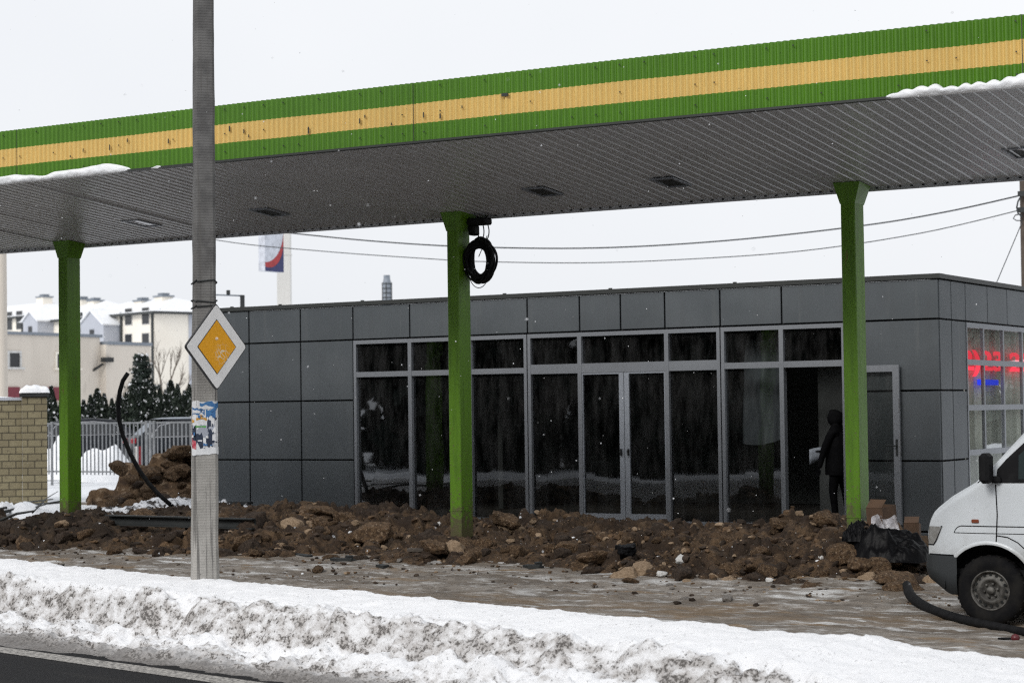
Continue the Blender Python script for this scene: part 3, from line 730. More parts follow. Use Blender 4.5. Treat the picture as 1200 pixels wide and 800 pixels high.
# ------------------------------------------------------------------ grey station building
BY, BX, BXL, ZT, ZFl = 28.30, -9.70, -23.76, 4.13, .40
BYB = 37.0
bld = thing('station_building', (-16.7, 32.5, .2), 'flat-roofed grey clad filling station shop with long glass front', 'building')
rows = [4.058, 3.465, 2.412, 1.372, .33, -.1]
gap = .014
mb = MB()
def panelF(x0, x1, z0, z1): mb.box((x0+gap, BY, z0+gap), (x1-gap, BY+.05, z1-gap), bev=.004)
tj = [BXL, -22.59, -21.43, -20.285, -19.09, -17.87, -16.745, -15.755, -15.0, -14.205, -13.24, -12.2, -11.16, BX]
for a, b_ in zip(tj[:-1], tj[1:]): panelF(a, b_, rows[1], rows[0])
for a, b_ in zip(tj[:3], tj[1:4]):
    for k in range(1, 5): panelF(a, b_, rows[k+1], rows[k])
for k in range(1, 5): panelF(-11.16, BX, rows[k+1], rows[k])
# below the shop windows
panelF(-20.285, -16.0, -.1, .33); panelF(-16.0, -11.16, -.1, .33)
sj = [28.30, 28.865, 29.53]
def panelS(y0, y1, z0, z1): mb.box((BX-.05, y0+gap, z0+gap), (BX, y1-gap, z1-gap), bev=.004)
for a, b_ in zip(sj[:-1], sj[1:]):
    for k in range(5): panelS(a+.03 if a == 28.30 else a, b_, rows[k+1], rows[k])
sx = [29.53, 30.61, 31.63, 32.68, 33.7, 35.0, 36.0, BYB]
for a, b_ in zip(sx[:-1], sx[1:]): panelS(a, b_, rows[1], rows[0]); panelS(a, b_, rows[4], rows[5]) if False else None
for a, b_ in zip([29.53, 30.61, 31.63, 32.68], [30.61, 31.63, 32.68, 34.0]): panelS(a, b_, -.1, .75)
for k in range(5): panelS(34.0, BYB, rows[k+1], rows[k]) if k else None
mb.build('cladding', 'cladding_grey', bld)
# backing wall seen in the joints, side and rear walls, roof, coping
mb = MB()
def wall(lo, hi, mi=0): mb.box(lo, hi, mi)
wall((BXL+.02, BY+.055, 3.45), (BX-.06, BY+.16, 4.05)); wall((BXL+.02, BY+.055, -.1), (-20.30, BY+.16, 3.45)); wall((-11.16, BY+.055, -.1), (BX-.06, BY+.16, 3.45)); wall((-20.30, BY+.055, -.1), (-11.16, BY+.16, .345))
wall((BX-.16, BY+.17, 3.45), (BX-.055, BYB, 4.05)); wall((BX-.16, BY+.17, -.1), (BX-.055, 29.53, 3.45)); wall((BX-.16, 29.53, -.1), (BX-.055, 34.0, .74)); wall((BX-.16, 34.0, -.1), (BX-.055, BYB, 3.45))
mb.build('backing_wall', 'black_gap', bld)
mb = MB(); mb.box((BXL, BY+.06, -.1), (BXL+.018, BYB, 4.06)); mb.box((BXL+.018, BYB, -.1), (BX-.06, BYB+.1, 4.06)); mb.build('rear_wall', 'cladding_grey', bld)
mb = MB(); mb.box((BXL+.03, BY+.17, 3.86), (BX-.17, BYB-.01, 4.04)); mb.build('roof', 'roof_felt', bld)
mb = MB()
mb.box((BXL-.02, BY-.035, 4.062), (BX+.035, BY+.22, 4.132)); mb.box((BX-.2, BY+.222, 4.062), (BX+.035, BYB, 4.130)); mb.box((BXL-.02, BY+.222, 4.062), (BXL+.2, BYB, 4.130))
for xq in (-23, -21.9, -20.1, -17.2, -15.2, -13.0, -10.9): mb.box((xq, BY-.02, 4.134), (xq+.05, BY+.02, 4.15))
mb.build('coping', 'dark_trim', bld)
# interior
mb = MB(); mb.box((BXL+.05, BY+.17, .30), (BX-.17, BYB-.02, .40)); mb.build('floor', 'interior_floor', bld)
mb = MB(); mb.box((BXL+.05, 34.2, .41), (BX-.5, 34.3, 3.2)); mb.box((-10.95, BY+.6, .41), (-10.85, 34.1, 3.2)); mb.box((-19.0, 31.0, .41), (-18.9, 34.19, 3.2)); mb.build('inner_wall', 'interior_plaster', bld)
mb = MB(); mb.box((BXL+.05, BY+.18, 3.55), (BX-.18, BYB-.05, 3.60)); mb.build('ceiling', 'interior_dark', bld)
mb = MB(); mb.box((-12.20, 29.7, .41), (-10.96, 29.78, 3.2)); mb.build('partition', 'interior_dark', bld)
# shop front frames and panes
def frame_set(x0, x1, mull, zt, zb, trans, name='window_frame', thick=.055, ztrans=None, skip=()):
    f = MB(); y0, y1 = BY-.02, BY+.10
    f.box((x0, y0, zb), (x0+thick, y1, zt)); f.box((x1-thick, y0, zb), (x1, y1, zt))
    f.box((x0+thick, y0, zt-.065), (x1-thick, y1, zt)); f.box((x0+thick, y0, zb), (x1-thick, y1, zb+.07))
    e = [x0+thick]
    for q in mull: f.box((q-.036, y0-.003, zb+.07), (q+.036, y1-.003, zt-.065)); e += [q-.036, q+.036]
    e.append(x1-thick)
    for a, b_ in zip(e[::2], e[1::2]): f.box((a, y0+.003, trans[0]), (b_, y1-.003, trans[1]))
    for a, b_ in zip(e[::2], e[1::2]):     # drain slots in the bottom rail
        for q in (a+.12, b_-.14): f.box((q, y0-.004, zb+.025), (q+.03, y0+.004, zb+.042), 1)
    fo = f.build(name, ['alu_grey', 'black_gap'], bld)
    for a, b_ in zip(e[::2], e[1::2]):
        for z0, z1 in ((zb+.07, trans[0]), (trans[1], zt-.065)):
            if (round(a, 2), z0) in skip: continue
            p = MB(); ty = rng.uniform(-.006, .006); p.add([(a, BY+.045, z0), (b_, BY+.045+ty, z0), (b_, BY+.045+ty+rng.uniform(-.005, .005), z1), (a, BY+.045, z1)], [[0, 1, 2, 3]])
            p.build('pane', 'shop_glass', fo)
    return fo
frame_set(-20.265, -16.755, (-19.085, -17.87), 3.45, .345, (2.81, 2.90))
f2 = frame_set(-16.735, -13.245, (-15.755, -14.175), 3.45, .345, (2.79, 2.945), skip={(round(-15.755+.036, 2), .415)})
f3 = frame_set(-13.225, -11.17, (-12.21,), 3.45, .345, (2.80, 2.895), skip={(round(-12.21+.036, 2), .415)})
# double doors in the middle
def leaf(x0, x1, st, handle_x):
    d = MB(); y0, y1 = BY-.012, BY+.06; zb, zt = .425, 2.785
    l, r = st
    d.box((x0, y0, zb), (x0+l, y1, zt)); d.box((x1-r, y0, zb), (x1, y1, zt)); d.box((x0+l, y0, zt-.022), (x1-r, y1, zt)); d.box((x0+l, y0, zb), (x1-r, y1, zb+.095))
    do = d.build('door', 'alu_light', bld)
    p = MB(); p.add([(x0+l, BY+.02, zb+.095), (x1-r, BY+.02, zb+.095), (x1-r, BY+.024, zt-.022), (x0+l, BY+.02, zt-.022)], [[0, 1, 2, 3]]); p.build('pane', 'shop_glass', do)
    h = MB(); h.box((handle_x, y0-.035, 1.45), (handle_x+.022, y0-.001, 1.56)); h.box((handle_x, y0-.05, 1.50), (handle_x+.022, y0-.036, 1.53)); h.build('handle', 'sign_black', do)
leaf(-15.715, -14.955, (.014, .085), -15.02); leaf(-14.945, -14.215, (.085, .014), -14.89)
# open door leaf folded back against the right wall panel
d = MB(); x0, x1, zb, zt, y0, y1 = -11.17, -10.30, .43, 2.80, BY-.10, BY-.05
d.box((x0, y0, zb), (x0+.09, y1, zt)); d.box((x1-.10, y0, zb), (x1, y1, zt)); d.box((x0+.09, y0, zt-.10), (x1-.10, y1, zt)); d.box((x0+.09, y0, zb), (x1-.10, y1, zb+.10))
do = tag(d.build('door', 'alu_grey', bld), 'glazed door leaf folded open against the wall panel')
p = MB(); p.add([(x0+.09, y0+.025, zb+.10), (x1-.10, y0+.025, zb+.10), (x1-.10, y0+.026, zt-.10), (x0+.09, y0+.026, zt-.10)], [[0, 1, 2, 3]]); p.build('pane', 'side_glass', do)
h = MB(); h.tube([(x1-.05, y0-.002, 1.60), (x1-.05, y0-.05, 1.60), (x1-.20, y0-.055, 1.60)], .011, 8); h.box((x1-.065, y0-.008, 1.45), (x1-.035, y0, 1.70)); h.build('handle', 'steel_dark', do)
h = MB(); h.box((x1-.012, y0-.004, 1.42), (x1+.003, y1-.01, 1.78)); h.build('lock_plate', 'chrome', do); h = MB(); h.box((x1-.012, y0-.004, 2.1), (x1+.003, y1-.01, 2.3)); h.build('lock_plate', 'chrome', do)
# side window with curtains
f = MB(); xw0, xw1 = BX-.045, BX+.010
ym = [29.545, 30.37, 31.38, 32.40, 33.95]
zr = [(3.375, 3.45), (2.80, 2.885), (2.105, 2.19), (1.42, 1.505), (.75, .83)]
for z0, z1 in zr: f.box((xw0, 29.535, z0), (xw1, 33.99, z1))
for q in ym:
    for (a, b_) in zip(zr[1:], zr[:-1]): f.box((xw0+.003, max(q-.03, 29.537), a[1]), (xw1-.003, q+.03, b_[0]))
fo = f.build('side_window_frame', 'alu_grey', bld)
for q0, q1 in zip(ym[:-1], ym[1:]):
    for a, b_ in zip(zr[1:], zr[:-1]):
        p = MB(); p.add([(BX-.022, q0+.03, a[1]), (BX-.022, q1-.03, a[1]), (BX-.022+rng.uniform(-.004, .004), q1-.03, b_[0]), (BX-.022, q0+.03, b_[0])], [[0, 1, 2, 3]]); p.build('pane', 'side_glass', fo)
yv = np.arange(29.6, 33.9, .02); P = np.zeros((len(yv), 6, 3))
for j, zz in enumerate(np.linspace(.5, 3.4, 6)): P[:, j] = np.stack([BX-.19+.03*np.sin(yv*17+.6*np.sin(yv*5))+.02*fbm(yv*4, zz, 0, 2, 3), yv, yv*0+zz], -1)
cu = MB(); cu.grid(P); tag(cu.build('curtain', 'curtain'), 'grey green curtains drawn behind the side window', 'curtain')
# glowing glyphs behind the side window stand in for a mirrored outdoor sign
led = thing('led_sign_reflection', (BX-.10, 31.2, 2.62), 'glowing red lettering and blue bar imitating a sign mirrored in the side window', 'sign reflection')
def glyphs(txt, y0, y1, z0, z1, x, mat, name):
    cu_ = bpy.data.curves.new('txt', 'FONT'); cu_.body = txt; cu_.size = 1; cu_.extrude = .02; cu_.offset = .02
    ob = bpy.data.objects.new('txt', cu_); COL.objects.link(ob); bpy.context.view_layer.update()
    me = bpy.data.meshes.new_from_object(ob.evaluated_get(bpy.context.evaluated_depsgraph_get()))
    v = np.array([q.co[:] for q in me.vertices]); bpy.data.objects.remove(ob)
    lo, hi = v.min(0), v.max(0)
    w = MB(); w.add([(x+q[2]*.5, y0+(q[0]-lo[0])/(hi[0]-lo[0])*(y1-y0), z0+(q[1]-lo[1])/(hi[1]-lo[1])*(z1-z0)) for q in v], [list(p.vertices) for p in me.polygons])
    return w.build(name, mat, led)
glyphs('2)23 28', 29.58, 33.2, 2.63, 3.04, BX-.10, 'mirrored_led_red', 'lettering')
mb = MB(); mb.box((BX-.11, 30.36, 2.50), (BX-.09, 31.38, 2.585)); mb.build('mirrored_bar', 'mirrored_led_blue', led)
mb = MB(); mb.box((BX-.135, 29.6, 2.82), (BX-.118, 33.3, 2.85)); mb.build('rail', 'sign_black', led)
# builder's sheet hanging inside
xv = np.arange(-13.12, -12.38, .02); P = np.zeros((len(xv), 12, 3))
for j, zz in enumerate(np.linspace(1.65, 3.3, 12)):
    sq = 1-.10*abs(math.sin(zz*1.3)); P[:, j] = np.stack([-12.75+(xv+12.75)*sq+.06*(zz-2.5), 28.9+.05*np.sin(xv*19+zz)+.05*fbm(xv*6, zz*2, 0, 3, 8), xv*0+zz+.05*np.sin(xv*5)], -1)
cu = MB(); cu.grid(P); tag(cu.build('dust_sheet', 'dust_sheet'), 'pale builders sheet hanging inside the pane left of the open doorway', 'plastic sheet')

# ------------------------------------------------------------------ concrete pole, priority sign, poster
PX, PY, PZ0 = -12.93, 15.42, .30
face_dir = Vector((-PX, -PY, 0)).normalized(); pole_rz = math.atan2(face_dir.y, face_dir.x)+R_(7)     # broad face turned a little left of the camera
pole = thing('utility_pole', (PX, PY, PZ0), 'weathered ribbed concrete pole rising from the roadside snow bank', 'pole')
def pole_ring(z, grow=0.0):
    f = .262-(.262-.185)*(z-.5)/5.9
    w, d, c = f/2+grow, f*.46+grow, f*.13
    q = [(d, -w+c), (d, w-c), (d-c, w), (-d+c, w), (-d, w-c), (-d, -w+c), (-d+c, -w), (d-c, -w)]
    ca, sa = math.cos(pole_rz), math.sin(pole_rz)
    lx = .03+.0052*(z-.5)          # the pole leans a touch
    return [(PX+x*ca-y*sa+.857*lx, PY+x*sa+y*ca+.515*lx, z) for x, y in q]
zs = np.linspace(PZ0, 9.2, 70); mb = MB()
P = np.array([pole_ring(z) for z in zs]).transpose(1, 0, 2); P = P+(.004*fbm(P[..., 0]*9, P[..., 1]*9, P[..., 2]*3, 3, 4))[..., None]*np.array([1, 1, 0])
mb.grid(P, close_u=True, sm=False); mb.add(pole_ring(9.2), [[0, 1, 2, 3, 4, 5, 6, 7]]); mb.build('shaft', 'pole_concrete', pole)
for zz, dz in ((3.52, .02), (3.33, -.015), (3.27, .015)):
    b_ = MB(); r0_ = pole_ring(zz, .006)
    b_.tube([(x, y, zz+dz*math.sin(i*1.7)) for i, (x, y, z) in enumerate(r0_+[r0_[0]])], .0075, 6, cap=False, sm=False); b_.build('wire_band', 'steel_dark', pole)
# sign plate: square on its corner; normal turned 47 degrees right of the line to the camera
sc_ = at(253.7, 406.3, D=19.42); toc = np.array([0, 0])-sc_[:2]; toc = toc/np.linalg.norm(toc)
an = math.atan2(toc[1], toc[0])+R_(46); sn = Vector((math.cos(an), math.sin(an), 0)); sr = Vector((-sn.y, sn.x, 0))
sign = thing('road_sign', sc_, 'yellow and white diamond priority road sign strapped to the concrete pole', 'road sign')
def diamond(half, rad=.03, n=5):
    pts = []
    for k in range(4):
        a = math.pi/2*k; cxx, czz = (half-rad*1.414)*math.cos(a), (half-rad*1.414)*math.sin(a)
        for j in range(n): b2 = a-math.pi/4+math.pi/2*j/(n-1); pts.append((cxx+rad*math.cos(b2), czz+rad*math.sin(b2)))
    return pts
def plate(name, half, d0, d1, mat, rad, parent=sign, hole=None):
    q = diamond(half, rad); n = len(q); mb_ = MB(); tz = .012
    f = lambda u, z, dd: tuple(Vector(sc_)+sr*u+Vector((0, 0, z+u*tz))+sn*dd)
    mb_.add([f(u, z, d1) for u, z in q]+[f(u, z, d0) for u, z in q], [list(range(n)), list(range(2*n-1, n-1, -1))]+[[i, (i+1) % n, n+(i+1) % n, n+i] for i in range(n)])
    return mb_.build(name, mat, parent)
plate('rim', .428, -.022, .0, 'sign_black', .03)
plate('white_border', .414, .001, .004, 'sign_white', .026)
plate('black_line', .270, .005, .0065, 'sign_black', .004)
plate('yellow_field', .260, .0075, .009, 'sign_yellow', .003)
mb = MB()
for zz in (-.16, .16):
    a_ = Vector(sc_)+Vector((0, 0, zz))-sn*.03; mb.cbox(a_, (.30, .03, .04), M=Matrix.Rotation(an+math.pi/2, 3, 'Z')); b_ = Vector((PX, PY, sc_[2]+zz)); mb.tube([a_, a_+(b_-a_)*.75], .018, 6)
mb.build('bracket', 'galvanised', sign)
# torn posters pasted round the pole
def pole_pt(z, u, off):
    """u in 0..1 runs across the faces turned to the camera (left chamfer, broad face, right chamfer)"""
    r = pole_ring(z, off); seq = [r[6], r[7], r[0], r[1], r[2]] if False else [r[3], r[2], r[1], r[0], r[7], r[6]]
    seq = [np.array(q) for q in seq]; L = [np.linalg.norm(b-a) for a, b in zip(seq[:-1], seq[1:])]; tot = sum(L)*u; k = 0
    while k < len(L)-1 and tot > L[k]: tot -= L[k]; k += 1
    return seq[k]+(seq[k+1]-seq[k])*min(1, tot/L[k])
zA, zB = 1.83, 2.33
pst = thing('poster', pole_pt((zA+zB)/2, .5, .01), 'torn colourful poster pasted round the concrete pole below the sign', 'poster')
def paste(name, u0, u1, z0, z1, off, mat, seed, tear=.02, slope=0.0):
    us = np.linspace(u0, u1, 26); P = np.zeros((26, 5, 3))
    for i, u in enumerate(us):
        top = z1+tear*float(fbm(u*14, seed, 0, 3, seed))+slope*(u-.5); bot = z0+tear*float(fbm(u*14, seed+5, 0, 3, seed+1))+slope*(u-.5)
        for j in range(5): P[i, j] = pole_pt(bot+(top-bot)*j/4, u, off)
    mb_ = MB(); mb_.grid(P, sm=False); return mb_.build(name, mat, pst)
paste('paper', .12, .88, zA, zB, .003, 'poster_white', 3, .012)
paste('blue_band', .14, .60, 2.245, 2.32, .005, 'poster_blue', 5, .018); paste('blue_band', .52, .80, 2.20, 2.255, .005, 'poster_blue', 6, .02); paste('blue_band', .34, .50, 2.17, 2.25, .0055, 'poster_blue', 61, .02)
paste('white_letters', .38, .66, 2.262, 2.285, .007, 'poster_white', 7, .012); paste('white_letters', .54, .74, 2.215, 2.235, .007, 'poster_white', 17, .012)
paste('orange_letters', .46, .66, 2.145, 2.170, .005, 'poster_orange', 9, .008); paste('orange_letters', .70, .86, 2.125, 2.15, .005, 'poster_orange', 10, .008); paste('orange_letters', .15, .24, 2.155, 2.175, .005, 'poster_orange', 11, .006)
paste('green_line', .50, .68, 2.075, 2.098, .005, 'poster_green', 12, .008, -.05)
paste('grey_panel', .36, .66, 1.985, 2.085, .004, 'poster_grey', 13, .03)
paste('navy_figure', .30, .50, 1.875, 2.005, .005, 'poster_navy', 14, .05); paste('navy_figure', .52, .80, 1.875, 2.0, .005, 'poster_navy', 15, .05); paste('navy_figure', .66, .84, 1.99, 2.075, .005, 'poster_navy', 16, .04)
paste('navy_figure', .42, .48, 2.07, 2.13, .0055, 'poster_navy', 26, .02)
paste('red_patch', .15, .25, 1.99, 2.09, .005, 'poster_red', 18, .03); paste('red_patch', .17, .26, 1.87, 1.925, .006, 'poster_red', 19, .02); paste('red_patch', .66, .84, 1.86, 1.93, .006, 'poster_red', 20, .03); paste('red_patch', .76, .84, 1.93, 2.02, .006, 'poster_red', 21, .02)
paste('white_patch', .30, .40, 1.94, 2.04, .0065, 'poster_white', 22, .03); paste('white_patch', .50, .545, 1.86, 1.97, .0065, 'poster_white', 23, .02); paste('white_strip', .22, .82, 1.80, 1.865, .0065, 'poster_white', 24, .012, -.04)

pr2 = random.Random(5)
for k in range(34):
    u = pr2.uniform(.16, .80); z = pr2.uniform(1.86, 2.26); du, dz = pr2.uniform(.015, .07), pr2.uniform(.008, .035)
    mt = pr2.choice(['poster_navy', 'poster_navy', 'poster_white', 'poster_white', 'poster_blue', 'poster_red', 'poster_grey'] if z < 2.1 else ['poster_white', 'poster_white', 'poster_blue', 'poster_navy', 'poster_orange'])
    paste('scrap', u, u+du, z, z+dz, .0072+.0002*k, mt, 100+k, .012)
# ------------------------------------------------------------------ white van
VX, VY, VZ = -6.90, 19.42, 0.0     # front bumper X, near side Y
HWID = .96; VC = VY+HWID
van = thing('parked_van', (VX+2.6, VC, 0), 'dirty white delivery van with grey bumper parked on the icy yard', 'van')
TOP = np.array([(.02, .70), (.035, 1.00), (.06, 1.06), (.10, 1.12), (.155, 1.165), (.31, 1.275), (.56, 1.415), (.655, 1.50), (.76, 1.60), (1.09, 1.955), (1.40, 2.26), (1.52, 2.33), (1.75, 2.385), (2.2, 2.41), (5.1, 2.40), (5.32, 2.36), (5.42, 2.25), (5.46, 1.9), (5.50, .8)])
def ztop(x): return np.interp(x, TOP[:, 0], TOP[:, 1])
WX = [.697, 3.72]; WZ, AR = .345, .465
def zbot(x):
    z = np.where(x < .40, .685, .34); 
    for w in WX:
        d = np.abs(x-w); z = np.where(d < AR, np.maximum(z, WZ+np.sqrt(np.maximum(AR**2-d**2, 0))), z)
    z = np.where((x > .3) & (x < WX[0]) & (z < .685), .685, z)
    return z
def hw(x, z):
    x = np.asarray(x, float); z = np.asarray(z, float)
    w = HWID-.17*np.clip((.62-x)/.62, 0, 1)**2.2
    w = w-.115*np.clip((z-1.35)/1.05, 0, 1)**1.1-.03*np.clip((.75-z)/.4, 0, 1)
    tt = np.clip(ztop(x)-z, 0, .10)/.10; w = w-.075*(1-np.sqrt(np.clip(1-(1-tt)**2, 0, 1)))
    return w
xs_ = np.unique(np.concatenate([np.linspace(.02, .7, 50), np.linspace(.7, 1.7, 50), np.linspace(1.7, 5.5, 90), [w+AR*math.sin(a) for w in WX for a in np.linspace(-1.57, 1.57, 25)]]))
nr = 26; mb = MB()
for sgn in (-1, 1):
    P = np.zeros((len(xs_), nr, 3))
    fr = 1-(1-np.linspace(0, 1, nr))**1.6
    for i, x in enumerate(xs_):
        zb, zt_ = float(zbot(x)), float(ztop(x)); zt_ = max(zt_, zb+.002); z = zb+(zt_-zb)*fr
        P[i] = np.stack([np.full(nr, VX+x), VC+sgn*hw(x, z), z], -1)
    mb.grid(P if sgn < 0 else P[:, ::-1])
    if sgn < 0: topL = P[:, -1].copy(); botL = P[:, 0].copy(); frontL = P[0].copy(); backL = P[-1].copy()
    else: topR = P[:, -1].copy(); frontR = P[0].copy(); backR = P[-1].copy()
nv = 9
def bridge(A, B, crown=0.0, xc=0.0):
    Q = np.zeros((len(A), nv, 3))
    for j in range(nv):
        t = j/(nv-1); Q[:, j] = A+(B-A)*t; Q[:, j, 2] += crown*4*t*(1-t); Q[:, j, 0] -= xc*4*t*(1-t)
    return Q
mb.grid(bridge(topL, topR, .035, .0)); mb.grid(bridge(frontL, frontR, 0, .10)); mb.grid(bridge(backL, backR, 0, -.04))
body = mb.build('body', 'van_white', van)
mb = MB()      # dark wheel housings and underbody
for w in WX: mb.box((VX+w-.47, VY+.30, .30), (VX+w+.47, VC*2-VY-.30, .85))
mb.box((VX+.25, VY+.12, .30), (VX+5.4, 2*VC-VY-.12, .55))
for w in WX:
    P = np.zeros((24, 2, 3))
    for i, a in enumerate(np.linspace(0, math.pi, 24)): P[i, 0] = (VX+w+(AR-.004)*math.cos(a), VY+.035, WZ+(AR-.004)*math.sin(a)); P[i, 1] = (VX+w+(AR-.004)*math.cos(a), VY+.32, WZ+(AR-.004)*math.sin(a))
    mb.grid(P)
mb.build('underbody', 'rubber_black', van)
# arch lips
mb = MB()
for w in WX:
    a = np.linspace(.05, math.pi-.75 if w == WX[0] else math.pi-.05, 26); R1, R2 = AR-.006, AR+.032; P = np.zeros((26, 3, 3))
    for i, t in enumerate(a):
        for j, (r, o_) in enumerate(((R1, .012), ((R1+R2)/2, .016), (R2, .002))):
            x, z = w+r*math.cos(t), WZ+r*math.sin(t); P[i, j] = (VX+x, VC-float(hw(x, max(z, .5)))-o_, z)
    mb.grid(P); mb.build('wheel_arch', 'van_white', body); mb = MB()
def side(poly_rows, off):  # rows of (x,z) -> points on the near flank
    return np.array([[(VX+x, VC-float(hw(x, z))-off, z) for x, z in r] for r in poly_rows])
def seam(pts, w, off=.0025):
    pts = np.array(pts, float); out = []
    for i in range(len(pts)):
        d = pts[min(i+1, len(pts)-1)]-pts[max(i-1, 0)]; d /= np.linalg.norm(d)+1e-9; n = np.array([-d[1], d[0]])*w/2; out.append([pts[i]+n, pts[i]-n])
    return side(out, off)
def dense(p, q, n=24): return [tuple(np.array(p)+(np.array(q)-np.array(p))*t) for t in np.linspace(0, 1, n)]
mb = MB()
mb.grid(seam(dense((.42, .985), (3.3, .985), 60), .010)); mb.grid(seam(dense((.345, .915), (3.3, .915), 60), .007))
mb.grid(seam([(.345, .915), (.36, .945), (.385, .972), (.42, .985)], .008))
mb.grid(seam(dense((.782, .80), (.80, 1.10))+dense((.80, 1.11), (.79, 1.40)), .012))
mb.grid(seam([(.79, .895), (.90, .88), (1.0, .83), (1.09, .75), (1.16, .66), (1.20, .5), (1.21, .36)], .011))
mb.grid(seam(dense((1.98, .36), (1.98, 2.2)), .010))
mb.grid(seam([(.60, 1.415), (.66, 1.46), (.70, 1.54)], .010)); mb.grid(seam(dense((.335, .688), (.02, .688), 14), .012))
mb.build('panel_seam', 'rubber_black', body)
# bumper
path = []
for x in np.linspace(.37, .13, 9): path.append((x, -float(hw(x, .7))-.022))
for a in np.linspace(0, math.pi/2, 8)[1:]: path.append((.13-.16*math.sin(a), -(float(hw(.13, .7))+.022)+.22*(1-math.cos(a))))
half = path; path = half+[(x-.0, -y) for x, y in half[::-1]]
P = np.zeros((len(path), 7, 3))
for i, (x, y) in enumerate(path):
    zl = max(.29, .47-.66*max(x, 0)); 
    for j, (f, ins) in enumerate(((0, .05), (.03, .012), (.35, 0), (.52, .0), (.55, .006), (.95, .004), (1, .03))):
        k = 1-ins/ max(.3, math.hypot(x-.6, y)); P[i, j] = (VX+.6+(x-.6)*k, VC+y*k, zl+(.684-zl)*f)
mb = MB(); mb.grid(P)
mb.add([tuple(P[i, -1]) for i in range(len(path))], [list(range(len(path)))])
mb.build('bumper', 'bumper_grey', van)
# lamps
u = np.linspace(0, 1, 9); rows_ = []
for t in np.linspace(0, 1, 5):
    z = .79+.18*t; xr = .105+.10*t**.8; rows_.append([(.024+(xr-.024)*k, z) for k in u])
mb = MB(); P = side(rows_, .006); mb.grid(P)
Q = np.zeros((5, 6, 3))
for i in range(5):
    for j in range(6): Q[i, j] = P[i, 0]+np.array([-.004-.035*j/5, .42*j/5, 0])
mb.grid(Q); hl = mb.build('headlight', 'lamp_glass', van)
mb = MB(); mb.grid(seam([(.03, .785), (.10, .785), (.135, .83), (.208, .974), (.03, .974)], .012, .008)); mb.build('lamp_surround', 'rubber_black', hl)
mb = MB(); mb.cbox((VX+.575, VC-float(hw(.575, 1.03))-.006, 1.035), (.075, .018, .036), bev=.006); mb.build('indicator', 'amber', van)
# side window: black frame, glass
bot = dense((.79, 1.415), (1.93, 1.425), 30); top = [(.805, 1.55), (.85, 1.60)]+dense((.90, 1.655), (1.46, 2.17), 18)+dense((1.5, 2.185), (1.93, 2.20), 10)
mb = MB(); mb.grid(side([[b, tuple((np.array(b)*.5+np.array(t)*.5)), t] for b, t in zip(bot, top)], .004)); fr_ = mb.build('window_surround', 'rubber_black', van)
bot = dense((1.02, 1.455), (1.88, 1.46), 30); top = dense((1.02, 1.69), (1.47, 2.10), 22)+dense((1.5, 2.115), (1.88, 2.13), 8)
mb = MB(); mb.grid(side([[b, tuple((np.array(b)*.5+np.array(t)*.5)), t] for b, t in zip(bot, top)], .008)); mb.build('side_glass', 'van_glass', fr_)
i0, i1 = np.searchsorted(xs_, .70), np.searchsorted(xs_, 1.42)
Q = bridge(topL[i0:i1]+np.array([0, .06, 0]), topR[i0:i1]-np.array([0, .06, 0]), .035); Q[..., 2] += .008; Q[..., 0] -= .006
mb = MB(); mb.grid(Q); mb.build('windshield', 'van_glass', van)
mb = MB(); mb.tube([(VX+.62, VY+.16, 1.50), (VX+.70, VY+.5, 1.585), (VX+.68, VC, 1.56)], .016, 6); mb.cbox((VX+.655, VY+.13, 1.515), (.10, .10, .045), bev=.01); mb.build('wiper', 'rubber_black', van)
mb = MB(); mb.cbox((VX+.735, VY-.12, 1.565), (.105, .20, .30), bev=.035); mb.cbox((VX+.80, VY+.02, 1.45), (.10, .16, .07), bev=.02); mi = mb.build('mirror', 'rubber_black', van)
mb = MB(); mb.cbox((VX+1.86, VC-float(hw(1.86, 1.18))-.012, 1.18), (.16, .03, .04), bev=.01); mb.build('door_handle', 'rubber_black', van)
# wheels
def wheel(x, sgn):
    yo = VC+sgn*(HWID-.035); k = -sgn
    c = (VX+x, yo, WZ); s_ = k
    wo = thing('wheel', c, None, None); wo.parent = van; wo.location = Vector(c)-Vector(van.location)
    mb = MB(); mb.lathe([(.195, .012*s_), (.24, -.004*s_), (.30, -.008*s_), (.332, .012*s_), (.346, .035*s_), (.347, .19*s_), (.30, .222*s_), (.20, .21*s_)], c, n=48)
    for i in range(48):
        a = 2*math.pi*i/48; mb.cbox((c[0]+.345*math.cos(a), c[1]+s_*(.06+.09*(i % 2)), c[2]+.345*math.sin(a)), (.012, .075, .026), M=Matrix.Rotation(-a, 3, 'Y'))
    mb.build('tyre', 'tyre', wo)
    mb = MB(); mb.lathe([(.200, .012*s_), (.196, .004*s_), (.185, .006*s_), (.180, .04*s_), (.168, .055*s_), (.140, .028*s_), (.118, .016*s_), (.100, .022*s_), (.088, .05*s_), (.05, .052*s_), (.0, .052*s_)], c, n=48)
    for i in range(16):
        a = 2*math.pi*i/16; mb.lathe([(.0145, .0), (.0, .0)], (c[0]+.155*math.cos(a), c[1]+s_*.036-.006*s_, c[2]+.155*math.sin(a)), n=10, mi=1)
    for i in range(6):
        a = 2*math.pi*i/6+.2; mb.lathe([(.013, .05*s_), (.013, .028*s_), (0, .028*s_)], (c[0]+.068*math.cos(a), c[1], c[2]+.068*math.sin(a)), n=8)
    ro = mb.build('rim', ['rim_steel', 'black_gap'], wo)
    mb = MB(); mb.lathe([(.042, .05*s_), (.040, .016*s_), (.03, .008*s_), (0, .006*s_)], c, n=20); mb.build('hub_cap', 'rim_steel', ro)
for x in WX:
    for sg in (-1, 1): wheel(x, sg)

